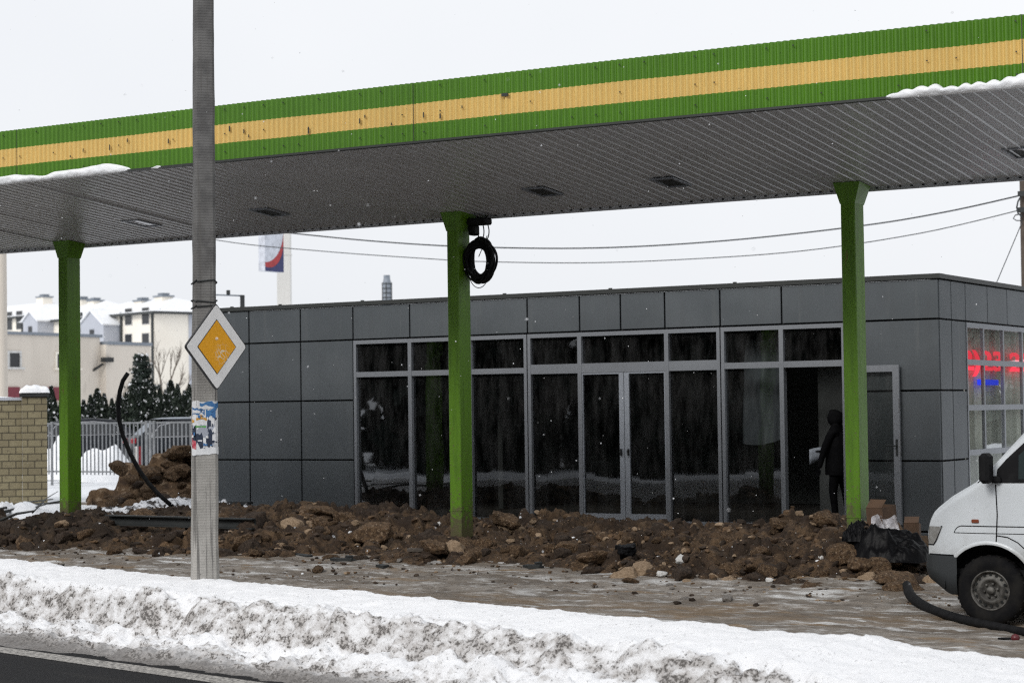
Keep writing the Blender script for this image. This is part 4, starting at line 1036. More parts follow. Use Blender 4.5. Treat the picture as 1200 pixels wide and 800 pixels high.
# black flexible pipe lying by the wheel, small red-knobbed rod, loose bits
def gz(x, y): return float(ground(x, y))
pts = []
for px, py, h_ in ((1063, 698, .12), (1067, 706, .08), (1078, 712, .05), (1095, 719, .035), (1118, 727, .035), (1145, 733.5, .035), (1170, 738.5, .035), (1205, 745, .035), (1240, 750, .035)):
    p = hit(px, py, ground); pts.append((p[0], p[1], gz(p[0], p[1])+h_))
mb = MB(); cv = [Vector(p) for p in pts]; fine = []
for i in range(len(cv)-1):
    for t in np.linspace(0, 1, 9)[:-1]:
        p0, p1, p2, p3 = cv[max(i-1, 0)], cv[i], cv[i+1], cv[min(i+2, len(cv)-1)]
        fine.append(.5*((2*p1)+(-p0+p2)*t+(2*p0-5*p1+4*p2-p3)*t*t+(-p0+3*p1-3*p2+p3)*t**3))
mb.tube(fine, [.058*(1-.35*i/len(fine)) if i > 4 else .05 for i in range(len(fine))], 10)
tag(mb.build('flexible_pipe', 'rubber_black', base=pts[3]), 'thick black rubber pipe lying across the ice in front of the van wheel', 'pipe')
p = hit(1190, 752, ground); rod = thing('red_knob_rod', (p[0], p[1], gz(p[0], p[1])), 'short black rod with a dark red knob lying near the van wheel', 'tool')
mb = MB(); z_ = gz(p[0], p[1]); mb.tube([(p[0]-.19, p[1]+.10, z_+.012), (p[0]-.03, p[1]+.02, z_+.03)], .012, 7); mb.build('handle', 'rubber_black', rod)
mb = MB(); mb.lathe([(0, 0), (.03, .004), (.042, .035), (.034, .065), (0, .078)], (p[0], p[1], z_), 'Z', 14); mb.build('knob', 'knob_red', rod)

# ------------------------------------------------------------------ person in the doorway
def skin_obj(name, V, E, Rr, mat, parent, root=0, sub=2):
    me = bpy.data.meshes.new(name); o0 = parent_loc(parent); me.from_pydata([tuple(Vector(v)-o0) for v in V], E, []); me.materials.append(MATS[mat])
    ob = bpy.data.objects.new(name, me); COL.objects.link(ob); ob.parent = parent
    sk = ob.modifiers.new('skin', 'SKIN'); sk.use_smooth_shade = True
    for i, r in enumerate(Rr):
        me.skin_vertices[0].data[i].radius = r if isinstance(r, tuple) else (r, r)
    me.skin_vertices[0].data[root].use_root = True
    sb = ob.modifiers.new('sub', 'SUBSURF'); sb.levels = sb.render_levels = sub
    return ob
QX, QY, QZ = -11.60, 28.95, .40
per = thing('person', (QX, QY, QZ), 'person in a dark hooded coat holding a white paper in the open doorway', 'person')
def W(x, y, z): return (QX+x, QY+y, QZ+z)       # x<0: the way the person faces (left in the photo)
V = []; E = []; Rr = []
def node(p, r, par=None):
    V.append(p); Rr.append(r)
    if par is not None: E.append((par, len(V)-1))
    return len(V)-1
pel = node(W(.02, 0, .93), (.145, .17)); wst = node(W(.02, 0, 1.10), (.135, .165), pel); ch = node(W(.015, 0, 1.30), (.135, .19), wst); sh = node(W(.02, 0, 1.44), (.10, .16), ch); nk = node(W(.0, 0, 1.53), .060, sh); hd = node(W(-.03, 0, 1.62), (.092, .08), nk); node(W(-.035, 0, 1.70), .075, hd)
for sg, fx in ((-1, -.02), (1, .10)):
    hp = node(W(.02, .10*sg, .86), .105, pel); kn = node(W(fx-.01, .11*sg, .48), .068, hp); an_ = node(W(fx+.03, .11*sg, .10), .05, kn); hl_ = node(W(fx+.02, .11*sg, .045), .05, an_); node(W(fx-.13, .12*sg, .03), .04, hl_)
def arm(sg, el, wr):
    s0 = node(W(.02, .20*sg, 1.42), .075, sh); e_ = node(W(*el), .058, s0); w_ = node(W(*wr), .042, e_); return w_
wa = arm(-1, (-.10, -.25, 1.15), (-.175, -.25, .90)); hA = node(W(-.19, -.25, .84), .036, wa)
wb = arm(1, (-.06, .24, 1.13), (-.24, .12, 1.09)); hB = node(W(-.29, .09, 1.10), .034, wb)
skin_obj('body', V, E, Rr, 'coat_black', per)
# coat skirt, hood
mb = MB(); mb.lathe([(.195, 0), (.20, .10), (.19, .25), (.185, .40), (.19, .55), (.15, .66)], W(.02, 0, .74), 'Z', 24); o = mb.build('coat', 'coat_black', per)
for v in o.data.vertices: v.co.y *= 1.12
mb = MB(); 
P = np.zeros((16, 9, 3))
for i, a in enumerate(np.linspace(0, 2*math.pi, 17)[:-1]):
    for j, b_ in enumerate(np.linspace(-1.2, 1.35, 9)):
        r = .132*math.cos(b_)*(1+.08*math.cos(a)); P[i, j] = W(-.022+r*math.cos(a)*1.05-.02*(b_ > .9), r*.95*math.sin(a), 1.615+.135*math.sin(b_))
P = P.copy()
for i, a in enumerate(np.linspace(0, 2*math.pi, 17)[:-1]):
    if abs(a-math.pi) < .75: P[i, 2:7, 0] += .06*(1-abs(a-math.pi)/.75)
mb.grid(P, close_u=True); mb.build('hood', 'coat_black', per)
mb = MB(); P = np.zeros((14, 9, 3))
for i, a in enumerate(np.linspace(0, 2*math.pi, 15)[:-1]):
    for j, b_ in enumerate(np.linspace(-1.5, 1.5, 9)):
        nose = .022*math.exp(-((a-math.pi)/.35)**2-((b_+.05)/.28)**2); brow = -.010*math.exp(-((a-math.pi)/.9)**2-((b_-.28)/.14)**2)
        P[i, j] = W(-.045+(.085+nose+brow)*math.cos(b_)*math.cos(a), .066*math.cos(b_)*math.sin(a), 1.60+.115*math.sin(b_))
mb.grid(P, close_u=True); mb.build('face', 'skin', per)
def hand(base, dirv, side_):
    d = Vector(dirv).normalized(); s_ = Vector(side_).normalized(); n = d.cross(s_); b0 = Vector(W(*base)); V = [tuple(b0), tuple(b0+d*.07)]; E = [(0, 1)]; Rr = [(.026, .016), (.034, .015)]
    for k, (L, o_) in enumerate(((.068, -.030), (.078, -.010), (.072, .010), (.056, .028))):
        i = len(V); q = b0+d*.075+s_*o_; V += [tuple(q), tuple(q+d*L*.5+n*.010), tuple(q+d*L*.9+n*.032)]; E += [(1, i), (i, i+1), (i+1, i+2)]; Rr += [.0095, .0088, .0075]
    i = len(V); q = b0+d*.025-s_*.030; V += [tuple(q), tuple(q+d*.03-s_*.02), tuple(q+d*.062-s_*.018+n*.015)]; E += [(0, i), (i, i+1), (i+1, i+2)]; Rr += [.013, .011, .009]
    skin_obj('hand', V, E, Rr, 'coat_black', per, sub=1)
hand((-.19, -.25, .86), (-.12, 0, -1), (1, 0, .1)); hand((-.28, .09, 1.10), (-1, -.25, .1), (0, 1, 0))
mb = MB(); P = np.zeros((5, 4, 3)); q0 = at(948.5, 537, Y=28.90); q0 = Vector(q0)
for i in range(5):
    for j in range(4): P[i, j] = (q0.x+.038*i, q0.y+.035*i, q0.z-.05+.062*j+.012*i+.006*math.sin(i*1.2)-.012*(4-i)*(j == 0))
mb.grid(P); sh_ = mb.build('paper_sheet', 'paper', base=tuple(q0)); tag(sh_, 'white paper held by the person in the doorway', 'paper')
so_ = sh_.modifiers.new('t', 'SOLIDIFY'); so_.thickness = .002

# ------------------------------------------------------------------ loose clods and stones
def rock_mesh(name, mat, seed, flat=.7, cuts=9, rough=.10):
    bm = bmesh.new(); bmesh.ops.create_icosphere(bm, subdivisions=4, radius=1)
    r = np.random.default_rng(seed); v = np.array([q.co[:] for q in bm.verts])
    v = v*(1+.22*fbm(v[:, 0]*1.1+seed, v[:, 1]*1.1, v[:, 2]*1.1, 2, seed))[:, None]
    for _ in range(cuts):
        n = r.normal(size=3); n /= np.linalg.norm(n); d = r.uniform(.55, .88); k = v@n-d; v = v-np.outer(np.maximum(k, 0)*.93, n)
    v = v*(1+rough*fbm(v[:, 0]*3.1+seed, v[:, 1]*3.1, v[:, 2]*3.1, 4, seed+3, .6))[:, None]
    v[:, 2] *= flat
    for q, c in zip(bm.verts, v): q.co = c
    for f in bm.faces: f.smooth = True
    me = bpy.data.meshes.new(name); bm.to_mesh(me); bm.free(); me.materials.append(MATS[mat]); return me
simple('tan_clay', (.34, .25, .17), (.22, .155, .10), .9, scale=7, bump=.6, bscale=25, bdist=.02, spec=.15)
CL = [rock_mesh('clod', 'clay', s, (.5, .62, .72, .8, .42, .66)[s], (14, 9, 10, 12, 16, 11)[s]) for s in range(6)]
DC = [rock_mesh('clod', 'dark_clay', s+20, (.6, .75, .5, .8)[s], 10) for s in range(4)]
TC = [rock_mesh('clod', 'tan_clay', s+60, (.55, .7)[s], 12) for s in range(2)]
ST = [rock_mesh('stone', 'grey_stone', s+40, (.6, .75)[s], 10, .06) for s in range(2)]
def put(me, name, p, r, sink, rz, label, cat, group=None, sx=1.0, tilt=(0, 0)):
    o = bpy.data.objects.new(name, me); COL.objects.link(o); o.location = (p[0], p[1], p[2]-sink); o.scale = (r*sx, r, r); o.rotation_euler = (tilt[0], tilt[1], rz)
    return tag(o, label, cat, group)
KEY = [(371, 594, 0, .30, 1.35, 'clay', 'broad flat slab of clay topmost on the heap left of the middle column', 4),
       (442, 622, 5, .30, 1.2, 'clay', 'large angular clay boulder in the heap below the second glass pane', 3),
       (295, 612, 1, .27, 1.1, 'dark', 'big rounded dark clod at the left end of the heap beside the concrete pole', 0),
       (403, 604, 2, .18, 1.2, 'clay', 'upright brown clod just right of the flat topmost slab', 2),
       (508, 637, 4, .22, 1.5, 'clay', 'light brown flat clod at the heap foot just left of the middle column', 0),
       (604, 645, 3, .17, .85, 'clay', 'pale yellowish upright stone low in the heap right of the middle column', 3),
       (664, 640, 1, .17, 1.2, 'clay', 'tan lump of clay low in the heap under the left door leaf', 1),
       (700, 650, 5, .27, 1.5, 'clay', 'long slanted clay slab low in the heap below the double doors', 4),
       (590, 606, 2, .20, 1.5, 'clay', 'crumbling pointed clod on the heap crest against the third pane', 2),
       (985, 650, 1, .27, .8, 'clay', 'tall sandy clay block standing at the heap foot beside the black rubbish bag', 3),
       (912, 612, 0, .15, 1.1, 'clay', 'small brown clod on the heap crest at the left edge of the open doorway', 1),
       (965, 610, 3, .19, 1.0, 'clay', 'squat clod on the heap crest in front of the person', 5),
       (1012, 662, 2, .21, 1.1, 'clay', 'sandy clod lying just under the left end of the black rubbish bag', 1),
       (1028, 666, 4, .20, 1.3, 'clay', 'sandy rounded clod under the middle of the black rubbish bag', 5),
       (1052, 676, 0, .25, 1.5, 'clay', 'flat sandy slab at the heap foot in front of the van bumper', 4),
       (298, 647, 5, .12, 1.0, 'clay', 'snow-ringed clod lying by itself just right of the concrete pole', 1),
       (166, 607, 1, .26, 1.3, 'clay', 'brown clod on the dark earth just left of the concrete pole', 5),
       (374, 666, 2, .085, 1.2, 'clay', 'small lone clod lying on the yard in front of the flat slab', 2),
       (741, 680, 3, .12, 1.4, 'clay', 'rust brown clod lying on the ice in front of the double doors', 4),
       (800, 672, 1, .15, 1.3, 'dark', 'dark clod lying on the yard right of the white plaster lumps', 1)]
for px, py, mi, r, sx, kind, lab, k2 in KEY:
    p = hit(px, py+r*30, surf); me = CL[k2] if kind == 'clay' else DC[mi % 4]
    put(me, 'clod', p, r, -r*.22, rng.uniform(0, 6.3), lab, 'clod', None, sx, (rng.uniform(-.25, .25), rng.uniform(-.25, .25)))
n = 0; tries = 0
while n < 230 and tries < 6000:
    tries += 1
    px = rng.uniform(-20, 1095); cyp = np.interp(px, [c[0] for c in CREST], [c[1] for c in CREST]); fyp = np.interp(px, [c[0] for c in FOOT], [c[1] for c in FOOT])
    py = cyp+2+(fyp-cyp+2)*rng.random()**.9
    p = hit(px, py, surf)
    if p[1] > 26.5 or (abs(p[0]+14.9) < .25 and p[1] > 22.8): continue
    r = .045+.16*rng.random()**1.9; left = p[0] < -19.3
    me = rng.choice(DC if (rng.random() < (.8 if left else .25)) else CL+TC)
    put(me, 'clod', p, r, r*.1, rng.uniform(0, 6.3), 'brown clod of clay lying among many on the long earth heap' if not left else 'dark clod of earth lying among many at the left end of the heap', 'clod',
        'clods on the long earth heap' if not left else 'clods at the dark left end of the heap', rng.uniform(.8, 1.5), (rng.uniform(-.5, .5), rng.uniform(-.5, .5)))
    n += 1
for k in range(46):     # crumbs on the open yard
    px = rng.uniform(240, 1080); fyp = np.interp(px, [c[0] for c in FOOT], [c[1] for c in FOOT]); py = fyp+rng.random()**2*26+1
    p = hit(px, py, surf)
    put(rng.choice(DC+ST), 'clod', p, rng.uniform(.018, .05), 0.0, rng.uniform(0, 6.3), 'small crumb of earth strewn on the icy yard in front of the heap', 'clod', 'crumbs strewn on the icy yard', rng.uniform(.9, 1.7))
# loose crumbs too many to count, on the heap and along its foot
def tiny(sub, seed):
    bm = bmesh.new(); bmesh.ops.create_icosphere(bm, subdivisions=sub, radius=1); v = np.array([q.co[:] for q in bm.verts]); f = [[q.index for q in fc.verts] for fc in bm.faces]; bm.free()
    r = np.random.default_rng(seed)
    for _ in range(6):
        n_ = r.normal(size=3); n_ /= np.linalg.norm(n_); k_ = v@n_-r.uniform(.45, .8); v = v-np.outer(np.maximum(k_, 0), n_)
    return v*np.array([1.2, .9, r.uniform(.55, .9)])*(1+.2*r.normal(size=(len(v), 1))*.5), f
TI = [tiny(1, s) for s in range(5)]+[tiny(2, s+9) for s in range(5)]
r_ = np.random.default_rng(33); mb = MB(); cnt = 0
N_ = 9000; X_ = r_.uniform(-27, -5.2, N_); Y_ = r_.uniform(20.4, 25.6, N_)
hb = heap_base(X_, Y_)-ground(X_, Y_); S_ = surf(X_, Y_)
keep = r_.random(N_) < np.where(hb > .04, .8, np.where(hb > -.12, .30, .012))
for x, y, z, h in zip(X_[keep], Y_[keep], S_[keep], hb[keep]):
    big = h > .04; r = (.014+.055*r_.random()**2.5) if big else (.008+.03*r_.random()**2.5)
    v, f = TI[r_.integers(5, 10) if r > .04 else r_.integers(0, 5)]; a = r_.uniform(0, 6.28); b2 = r_.uniform(-.6, .6)
    Rm = np.array(Matrix.Rotation(a, 3, 'Z')@Matrix.Rotation(b2, 3, 'X')); q = r_.random(); left = x < -19.3
    mi = (1 if q < (.75 if left else .40) else 0 if q < (.93 if left else .82) else 2 if q < .965 else 3)
    if mi == 3: r *= .6
    mb.add((v*r)@Rm.T+np.array([x, y, z+r*.15]), f, mi)
tag(mb.build('earth_crumbs', ['clay', 'dark_clay', 'tan_clay', 'snow'], recalc=False), 'loose crumbs of clay and flecks of snow strewn over the long earth heap', 'crumbs', kind='stuff')
for px, py, r, lab in ((800, 657, .095, 'white lump of plaster lying low on the heap under the right fixed pane'), (776, 673, .075, 'white plaster lump at the foot of the heap below the double doors'), (902, 680, .055, 'small white stone at the foot of the heap left of the doorway'), (846, 627, .035, 'tiny white chip near the top of the heap under the right fixed pane'), (514, 614, .055, 'white plaster bits on the heap against the left of the middle column'), (598, 617, .04, 'white plaster chip on the heap crest right of the middle column'), (962, 653, .04, 'white chip low on the heap in front of the person')):
    p = hit(px, py+1, surf); put(rock_mesh('lump', 'rubble_white', int(px), .75, 10), 'plaster_lump', p, r, -r*.2, rng.uniform(0, 6), lab, 'rubble')
p = hit(853, 704, surf); put(ST[1], 'stone', p, .075, -.02, 1.0, 'dark grey stone lying alone on the icy yard between heap and snow bank', 'stone', None, 1.1)
p = hit(734, 652, surf); put(rock_mesh('rag', 'bag_black', 77, .8, 6, .3), 'black_bag', (p[0], p[1], p[2]), .14, -.06, .4, 'small crumpled black plastic bag low on the heap below the right door leaf', 'rubbish bag', None, 1.2)
for px, py, L, a, lab in ((402, 657, .40, .15, 'splintered black board lying on the yard at the foot of the flat-slab heap'), (350, 651, .5, .05, 'dark flat board at the heap foot right of the concrete pole'), (487, 645, .22, .7, 'pale narrow batten at the heap foot left of the middle column'), (448, 664, .16, 0, 'bit of dark debris on the yard below the second glass pane'), (625, 665, .28, .1, 'dark splinters on the ice just right of the middle column')):
    p = hit(px, py, surf); mb = MB(); z_ = float(surf(p[0], p[1])); mat = 'timber_grey' if 'pale' in lab else 'steel_dark'
    mb.box((p[0]-L/2, p[1]-.05, z_-.005), (p[0]+L/2, p[1]+.05, z_+.03), rz=-.3+a); 
    if 'splint' in lab: mb.box((p[0]-L*.1, p[1]-.09, z_+.0), (p[0]+L*.45, p[1]-.04, z_+.05), rz=.3); mb.box((p[0]+L*.1, p[1]-.02, z_+.02), (p[0]+L*.35, p[1]+.06, z_+.075), rz=-.6)
    o = mb.build('debris_board', mat, base=(p[0], p[1], z_)); tag(o, lab, 'board'); o.rotation_euler = (.05, .03, 0)

# boulder pile left of the pole
BCX, BCY = -24.95, 29.0
def pile(x, y):
    d = np.hypot((x-BCX)/1.75, (y-BCY)/1.6); return surf(x, y)+1.05*np.clip(1-d, 0, 1)**.8
A, B = np.meshgrid(np.arange(BCX-1.9, BCX+1.9, .06), np.arange(BCY-1.8, BCY+1.8, .06), indexing='ij')
Zp = pile(A, B)-.06; Zp = field_lumps(A, B, Zp, 260, .06, .22, 9)
mb = MB(); mb.grid(np.stack([A, B, Zp-.04], -1)); tag(mb.build('earth_pile', 'clay'), 'heap of earth under the boulders between concrete pole and left column', 'earth heap', kind='stuff')
k = 0
for i in range(70):
    a = rng.uniform(0, 2*math.pi); d = math.sqrt(rng.random())*.95; x, y = BCX+d*1.7*math.cos(a), BCY+d*1.55*math.sin(a)
    if y > BCY+.9: continue
    r = rng.uniform(.09, .25)*(1.1-.3*d); z = float(pile(x, y))
    put(rng.choice(CL+DC[:2]), 'boulder', (x, y, z), r, -.03, rng.uniform(0, 6), 'rounded brown boulder of clay piled between concrete pole and left column', 'boulder', 'boulders piled left of the concrete pole', rng.uniform(.9, 1.35), (rng.uniform(-.4, .4), rng.uniform(-.4, .4)))
p = at(140, 545, D=36); put(CL[3], 'boulder', (p[0], p[1], p[2]-.05), .20, 0, .4, 'pointed grey brown boulder at the left edge of the boulder pile', 'boulder', None, 1.0, (0, .5))
p = at(210, 530, D=37.2); put(CL[1], 'boulder', p, .27, 0, 2.0, 'biggest boulder on top of the pile just left of the concrete pole', 'boulder', None, 1.1)

# pipe sticking up, steel channel, trestle, twigs
pts = [at(px, py, D=33.2) for px, py in ((150, 437), (144, 446), (140.5, 458), (138.5, 474), (139.5, 492), (144, 510), (152, 530), (162, 549), (174, 566), (187, 580), (203, 594))]
mb = MB(); mb.tube(pts, .037, 10); tag(mb.build('bent_pipe', 'cable_black', base=pts[-1]), 'bent black plastic pipe sticking up out of the dug earth', 'pipe')
a, b_ = at(128, 604, D=30.6), at(300, 608.5, D=29.4); mb = MB()
for (dz, hh, dy) in ((0, .02, .1), (-.12, .12, .01), (-.14, .02, .1)):
    mb.add([(a[0], a[1]-dy, a[2]+dz), (b_[0], b_[1]-dy, b_[2]+dz), (b_[0], b_[1], b_[2]+dz), (a[0], a[1], a[2]+dz), (a[0], a[1]-dy, a[2]+dz+hh), (b_[0], b_[1]-dy, b_[2]+dz+hh), (b_[0], b_[1], b_[2]+dz+hh), (a[0], a[1], a[2]+dz+hh)],
           [[3, 2, 1, 0], [4, 5, 6, 7], [0, 1, 5, 4], [1, 2, 6, 5], [2, 3, 7, 6], [3, 0, 4, 7]])
tag(mb.build('steel_beam', 'steel_dark', base=tuple(a)), 'dark steel channel beam lying behind the dug earth near the pole', 'beam')
p = at(281, 589, Y=27.6); tr = thing('trestle', (p[0], p[1], float(surf(p[0], p[1]))), 'low black metal stand in front of the left wall panels', 'stand'); mb = MB()
mb.box((p[0]-.22, p[1]-.1, p[2]-.02), (p[0]+.22, p[1]+.1, p[2]+.02)); mb.build('top', 'steel_dark', tr); mb = MB(); mb.box((p[0]-.03, p[1]-.05, p[2]-.5), (p[0]+.03, p[1]+.05, p[2]-.021)); mb.build('leg', 'steel_dark', tr)
for i, (x0, y0, x1, y1, r) in enumerate(((0, 598, 62, 588, .022), (5, 603, 70, 594, .03), (38, 606, 68, 582, .012), (0, 616, 40, 610, .025), (42, 601, 70, 600, .018))):
    p, q = hit(x0, y0, surf), hit(x1, y1, surf); p[2] += .03+.02*i; q[2] += .06+.03*i; mb = MB(); mb.tube([p, (p+q)/2+np.array([0, 0, .03+.02*math.sin(i)]), q], [r, r*.85, r*.6], 7)
    tag(mb.build('branch', 'steel_dark', base=tuple((p+q)/2)), 'dark broken branch lying on the trodden snow left of the left column', 'branch', 'branches lying on the snow at the left')

# rubbish on the heap
p = hit(1042, 650, surf); bx, by, bz = p; bz = float(surf(bx, by))
A = np.linspace(-1, 1, 44); XX, YY = np.meshgrid(A, A, indexing='ij')
def bag(name, c, rx, ry, h, seed, label):
    d = np.maximum(np.abs(XX)**2.4+np.abs(YY)**2.4, 0); z = h*np.clip(1-d, 0, 1)**.55*(1+.35*fbm(XX*2.2+seed, YY*2.2, 0, 3, seed))+.05*np.abs(fbm(XX*5, YY*5, 0, 3, seed+1))*(d < 1)
    mb = MB(); mb.grid(np.stack([c[0]+XX*rx, c[1]+YY*ry, c[2]-.06+z], -1)); return tag(mb.build(name, 'bag_black', base=c), label, 'rubbish bag')
bag('rubbish_bag', (bx, by, bz), .50, .34, .30, 3, 'large crumpled black rubbish bag on the right end of the heap')
p2 = hit(1008, 640, surf); bag('rubbish_bag', (p2[0], p2[1], float(surf(p2[0], p2[1]))), .2, .2, .17, 12, 'smaller black rubbish bag against the right green column')
def card(c, w, h, rz, tilt, label):
    bxo = thing('cardboard_box', c, label, 'box'); Mx = Matrix.Rotation(rz, 3, 'Z')@Matrix.Rotation(tilt, 3, 'X')
    mb = MB()
    for (cc, sz) in (((0, 0, h/2), (w, .008, h)), ((-w/2+.004, .15, h/2), (.008, .29, h)), ((w/2-.004, .15, h/2), (.008, .29, h)), ((0, .30, h/2), (w, .008, h)), ((0, .15, .004), (w-.02, .28, .006))):
        mb.cbox(Vector(c)+Mx@Vector(cc), sz, M=Mx)
    mb.build('carton', 'cardboard', bxo); mb = MB(); Mf = Mx@Matrix.Rotation(-.9, 3, 'X'); mb.cbox(Vector(c)+Mx@Vector((0, -.006, h))+Mf@Vector((0, 0, .07)), (w*.96, .006, .14), M=Mf); mb.build('flap', 'cardboard', bxo)
q = hit(1014, 632, surf); card((q[0]+.02, q[1]+.30, float(surf(q[0], q[1]+.30))+.02), .23, .24, -.2, .1, 'brown cardboard box beside the right green column')
q = hit(1054, 640, surf); card((q[0]+.06, q[1]+.30, float(surf(q[0], q[1]+.30))+.10), .20, .27, .25, -.1, 'brown cardboard box behind the large black rubbish bag')
q = at(1037, 621, Y=by+.18); Pp = np.zeros((14, 12, 3))
for i in range(14):
    for j in range(12): Pp[i, j] = (q[0]-.16+.32*i/13, q[1]+.06*math.sin(i*.9+j*.5)+.03*j/11, q[2]-.20+.36*j/11+.03*math.sin(i*.7))
mb = MB(); mb.grid(Pp); tag(mb.build('plastic_wrap', 'clear_film', base=tuple(q)), 'sheet of clear plastic wrap stuck between the two cardboard boxes', 'plastic wrap')
# ------------------------------------------------------------------ brick pillar and wall at the left
GB = .46
Lp = at(40.8, 540, D=40); wrz = R_(31.1+13.5)
pil = thing('brick_pillar', (Lp[0], Lp[1], GB), 'yellow brick gate pillar at the end of the brick wall', 'pillar')
hw2 = .245; lx_, ly_ = Lp[0], Lp[1]
mb = MB(); mb.box((lx_-hw2, ly_, GB-.3), (lx_+hw2, ly_+2*hw2, 2.60)); mb.build('shaft', 'split_brick', pil)
mb = MB(); mb.box((lx_-hw2-.05, ly_-.05, 2.603), (lx_+hw2+.05, ly_+2*hw2+.05, 2.66))
mb.add([(lx_-hw2-.05, ly_-.05, 2.66), (lx_+hw2+.05, ly_-.05, 2.66), (lx_+hw2+.05, ly_+2*hw2+.05, 2.66), (lx_-hw2-.05, ly_+2*hw2+.05, 2.66), (lx_, ly_+hw2, 2.74)], [[0, 1, 4], [1, 2, 4], [2, 3, 4], [3, 0, 4]]); mb.build('cap', 'steel_dark', pil)
pil.rotation_euler.z = wrz
def snow_lump(name, x0, x1, y0, y1, z, h, label, seed=1):
    A = np.linspace(-1, 1, 26); XX_, YY_ = np.meshgrid(A, A, indexing='ij'); d = np.clip(1-np.abs(XX_)**3, 0, 1)*np.clip(1-np.abs(YY_)**3, 0, 1)
    Z_ = z-.01+h*d**.4*(1+.25*fbm(XX_*2+seed, YY_*2, 0, 3, seed)); mb_ = MB(); mb_.grid(np.stack([(x0+x1)/2+XX_*(x1-x0)/2, (y0+y1)/2+YY_*(y1-y0)/2, Z_], -1))
    o = mb_.build(name, 'snow', base=(Lp[0], Lp[1], z)); o.rotation_euler.z = wrz; return tag(o, label, 'snow')
snow_lump('snow_cushion', lx_-hw2-.06, lx_+hw2+.06, ly_-.06, ly_+2*hw2+.06, 2.69, .13, 'cushion of snow on the cap of the brick pillar')
bw = thing('brick_wall', (Lp[0], Lp[1], GB), 'yellow brick wall running left from the brick pillar', 'wall')
wt = at(14, 465.5, D=40)[2]
mb = MB(); mb.box((lx_-12, ly_+.10, GB-.3), (lx_-hw2-.004, ly_+.36, wt-.06)); mb.build('masonry', 'split_brick', bw); mb = MB(); mb.box((lx_-12, ly_+.06, wt-.058), (lx_-hw2-.006, ly_+.40, wt)); mb.build('coping', 'siding_grey', bw)
bw.rotation_euler.z = wrz
snow_lump('snow_strip', lx_-11.5, lx_-hw2-.01, ly_+.07, ly_+.39, wt, .05, 'thin strip of snow along the top of the brick wall', 4)
p = at(1.5, 400, D=48); mb = MB(); P = np.array([[(p[0]+r*math.cos(a), p[1]+r*math.sin(a), z) for z, r in ((.3, .17), (7.6, .13))] for a in np.linspace(0, 2*math.pi, 13)[:-1]]); mb.grid(P, close_u=True); mb.add([tuple(q) for q in P[:, 1]], [list(range(12))])
tag(mb.build('lamp_post', 'render_beige', base=(p[0], p[1], .3)), 'pale concrete post behind the brick wall at the left edge', 'post')

# ------------------------------------------------------------------ picket fence
FY = 37.95
def fx_at(px): return at(px, 500, Y=FY)[0]
fen = thing('picket_fence', (fx_at(150), FY, .6), 'grey galvanised picket fence behind the boulder pile', 'fence')
zt_f, zb_f = 2.035, .70
for (a, b_) in ((20, 172), (182, 300)):
    xa, xb = fx_at(a), fx_at(b_); mb = MB(); mb.box((xa, FY-.02, zt_f-.045), (xb, FY+.02, zt_f)); mb.box((xa, FY-.02, zb_f+.06), (xb, FY+.02, zb_f+.10))
    x = xa+.06
    while x < xb-.03: mb.box((x, FY-.015, zb_f), (x+.021, FY+.015, zt_f-.046)); x += .132
    mb.build('picket_panel', 'galvanised', fen)
for px in (62, 172.5, 177, 181.5):
    x = fx_at(px); mb = MB(); mb.box((x-.032, FY-.055, .4), (x+.032, FY-.021, zt_f+.03)); mb.build('post', 'galvanised', fen)
mb = MB(); mb.box((fx_at(172.5)+.034, FY-.05, 1.72), (fx_at(181.5)-.034, FY-.03, 1.77)); mb.build('gate_latch', 'galvanised', fen)
p = at(162, 540, D=50); mb = MB(); mb.box((p[0]-.09, p[1]-.03, .45), (p[0]+.02, p[1]+.03, 1.42), 0); mb.box((p[0]+.021, p[1]-.03, .5), (p[0]+.08, p[1]+.03, 1.42), 1)
tag(mb.build('marker_post', ['rubble_white', 'car_lamp'], base=(p[0], p[1], .45)), 'short white and red marker post behind the picket fence', 'post')

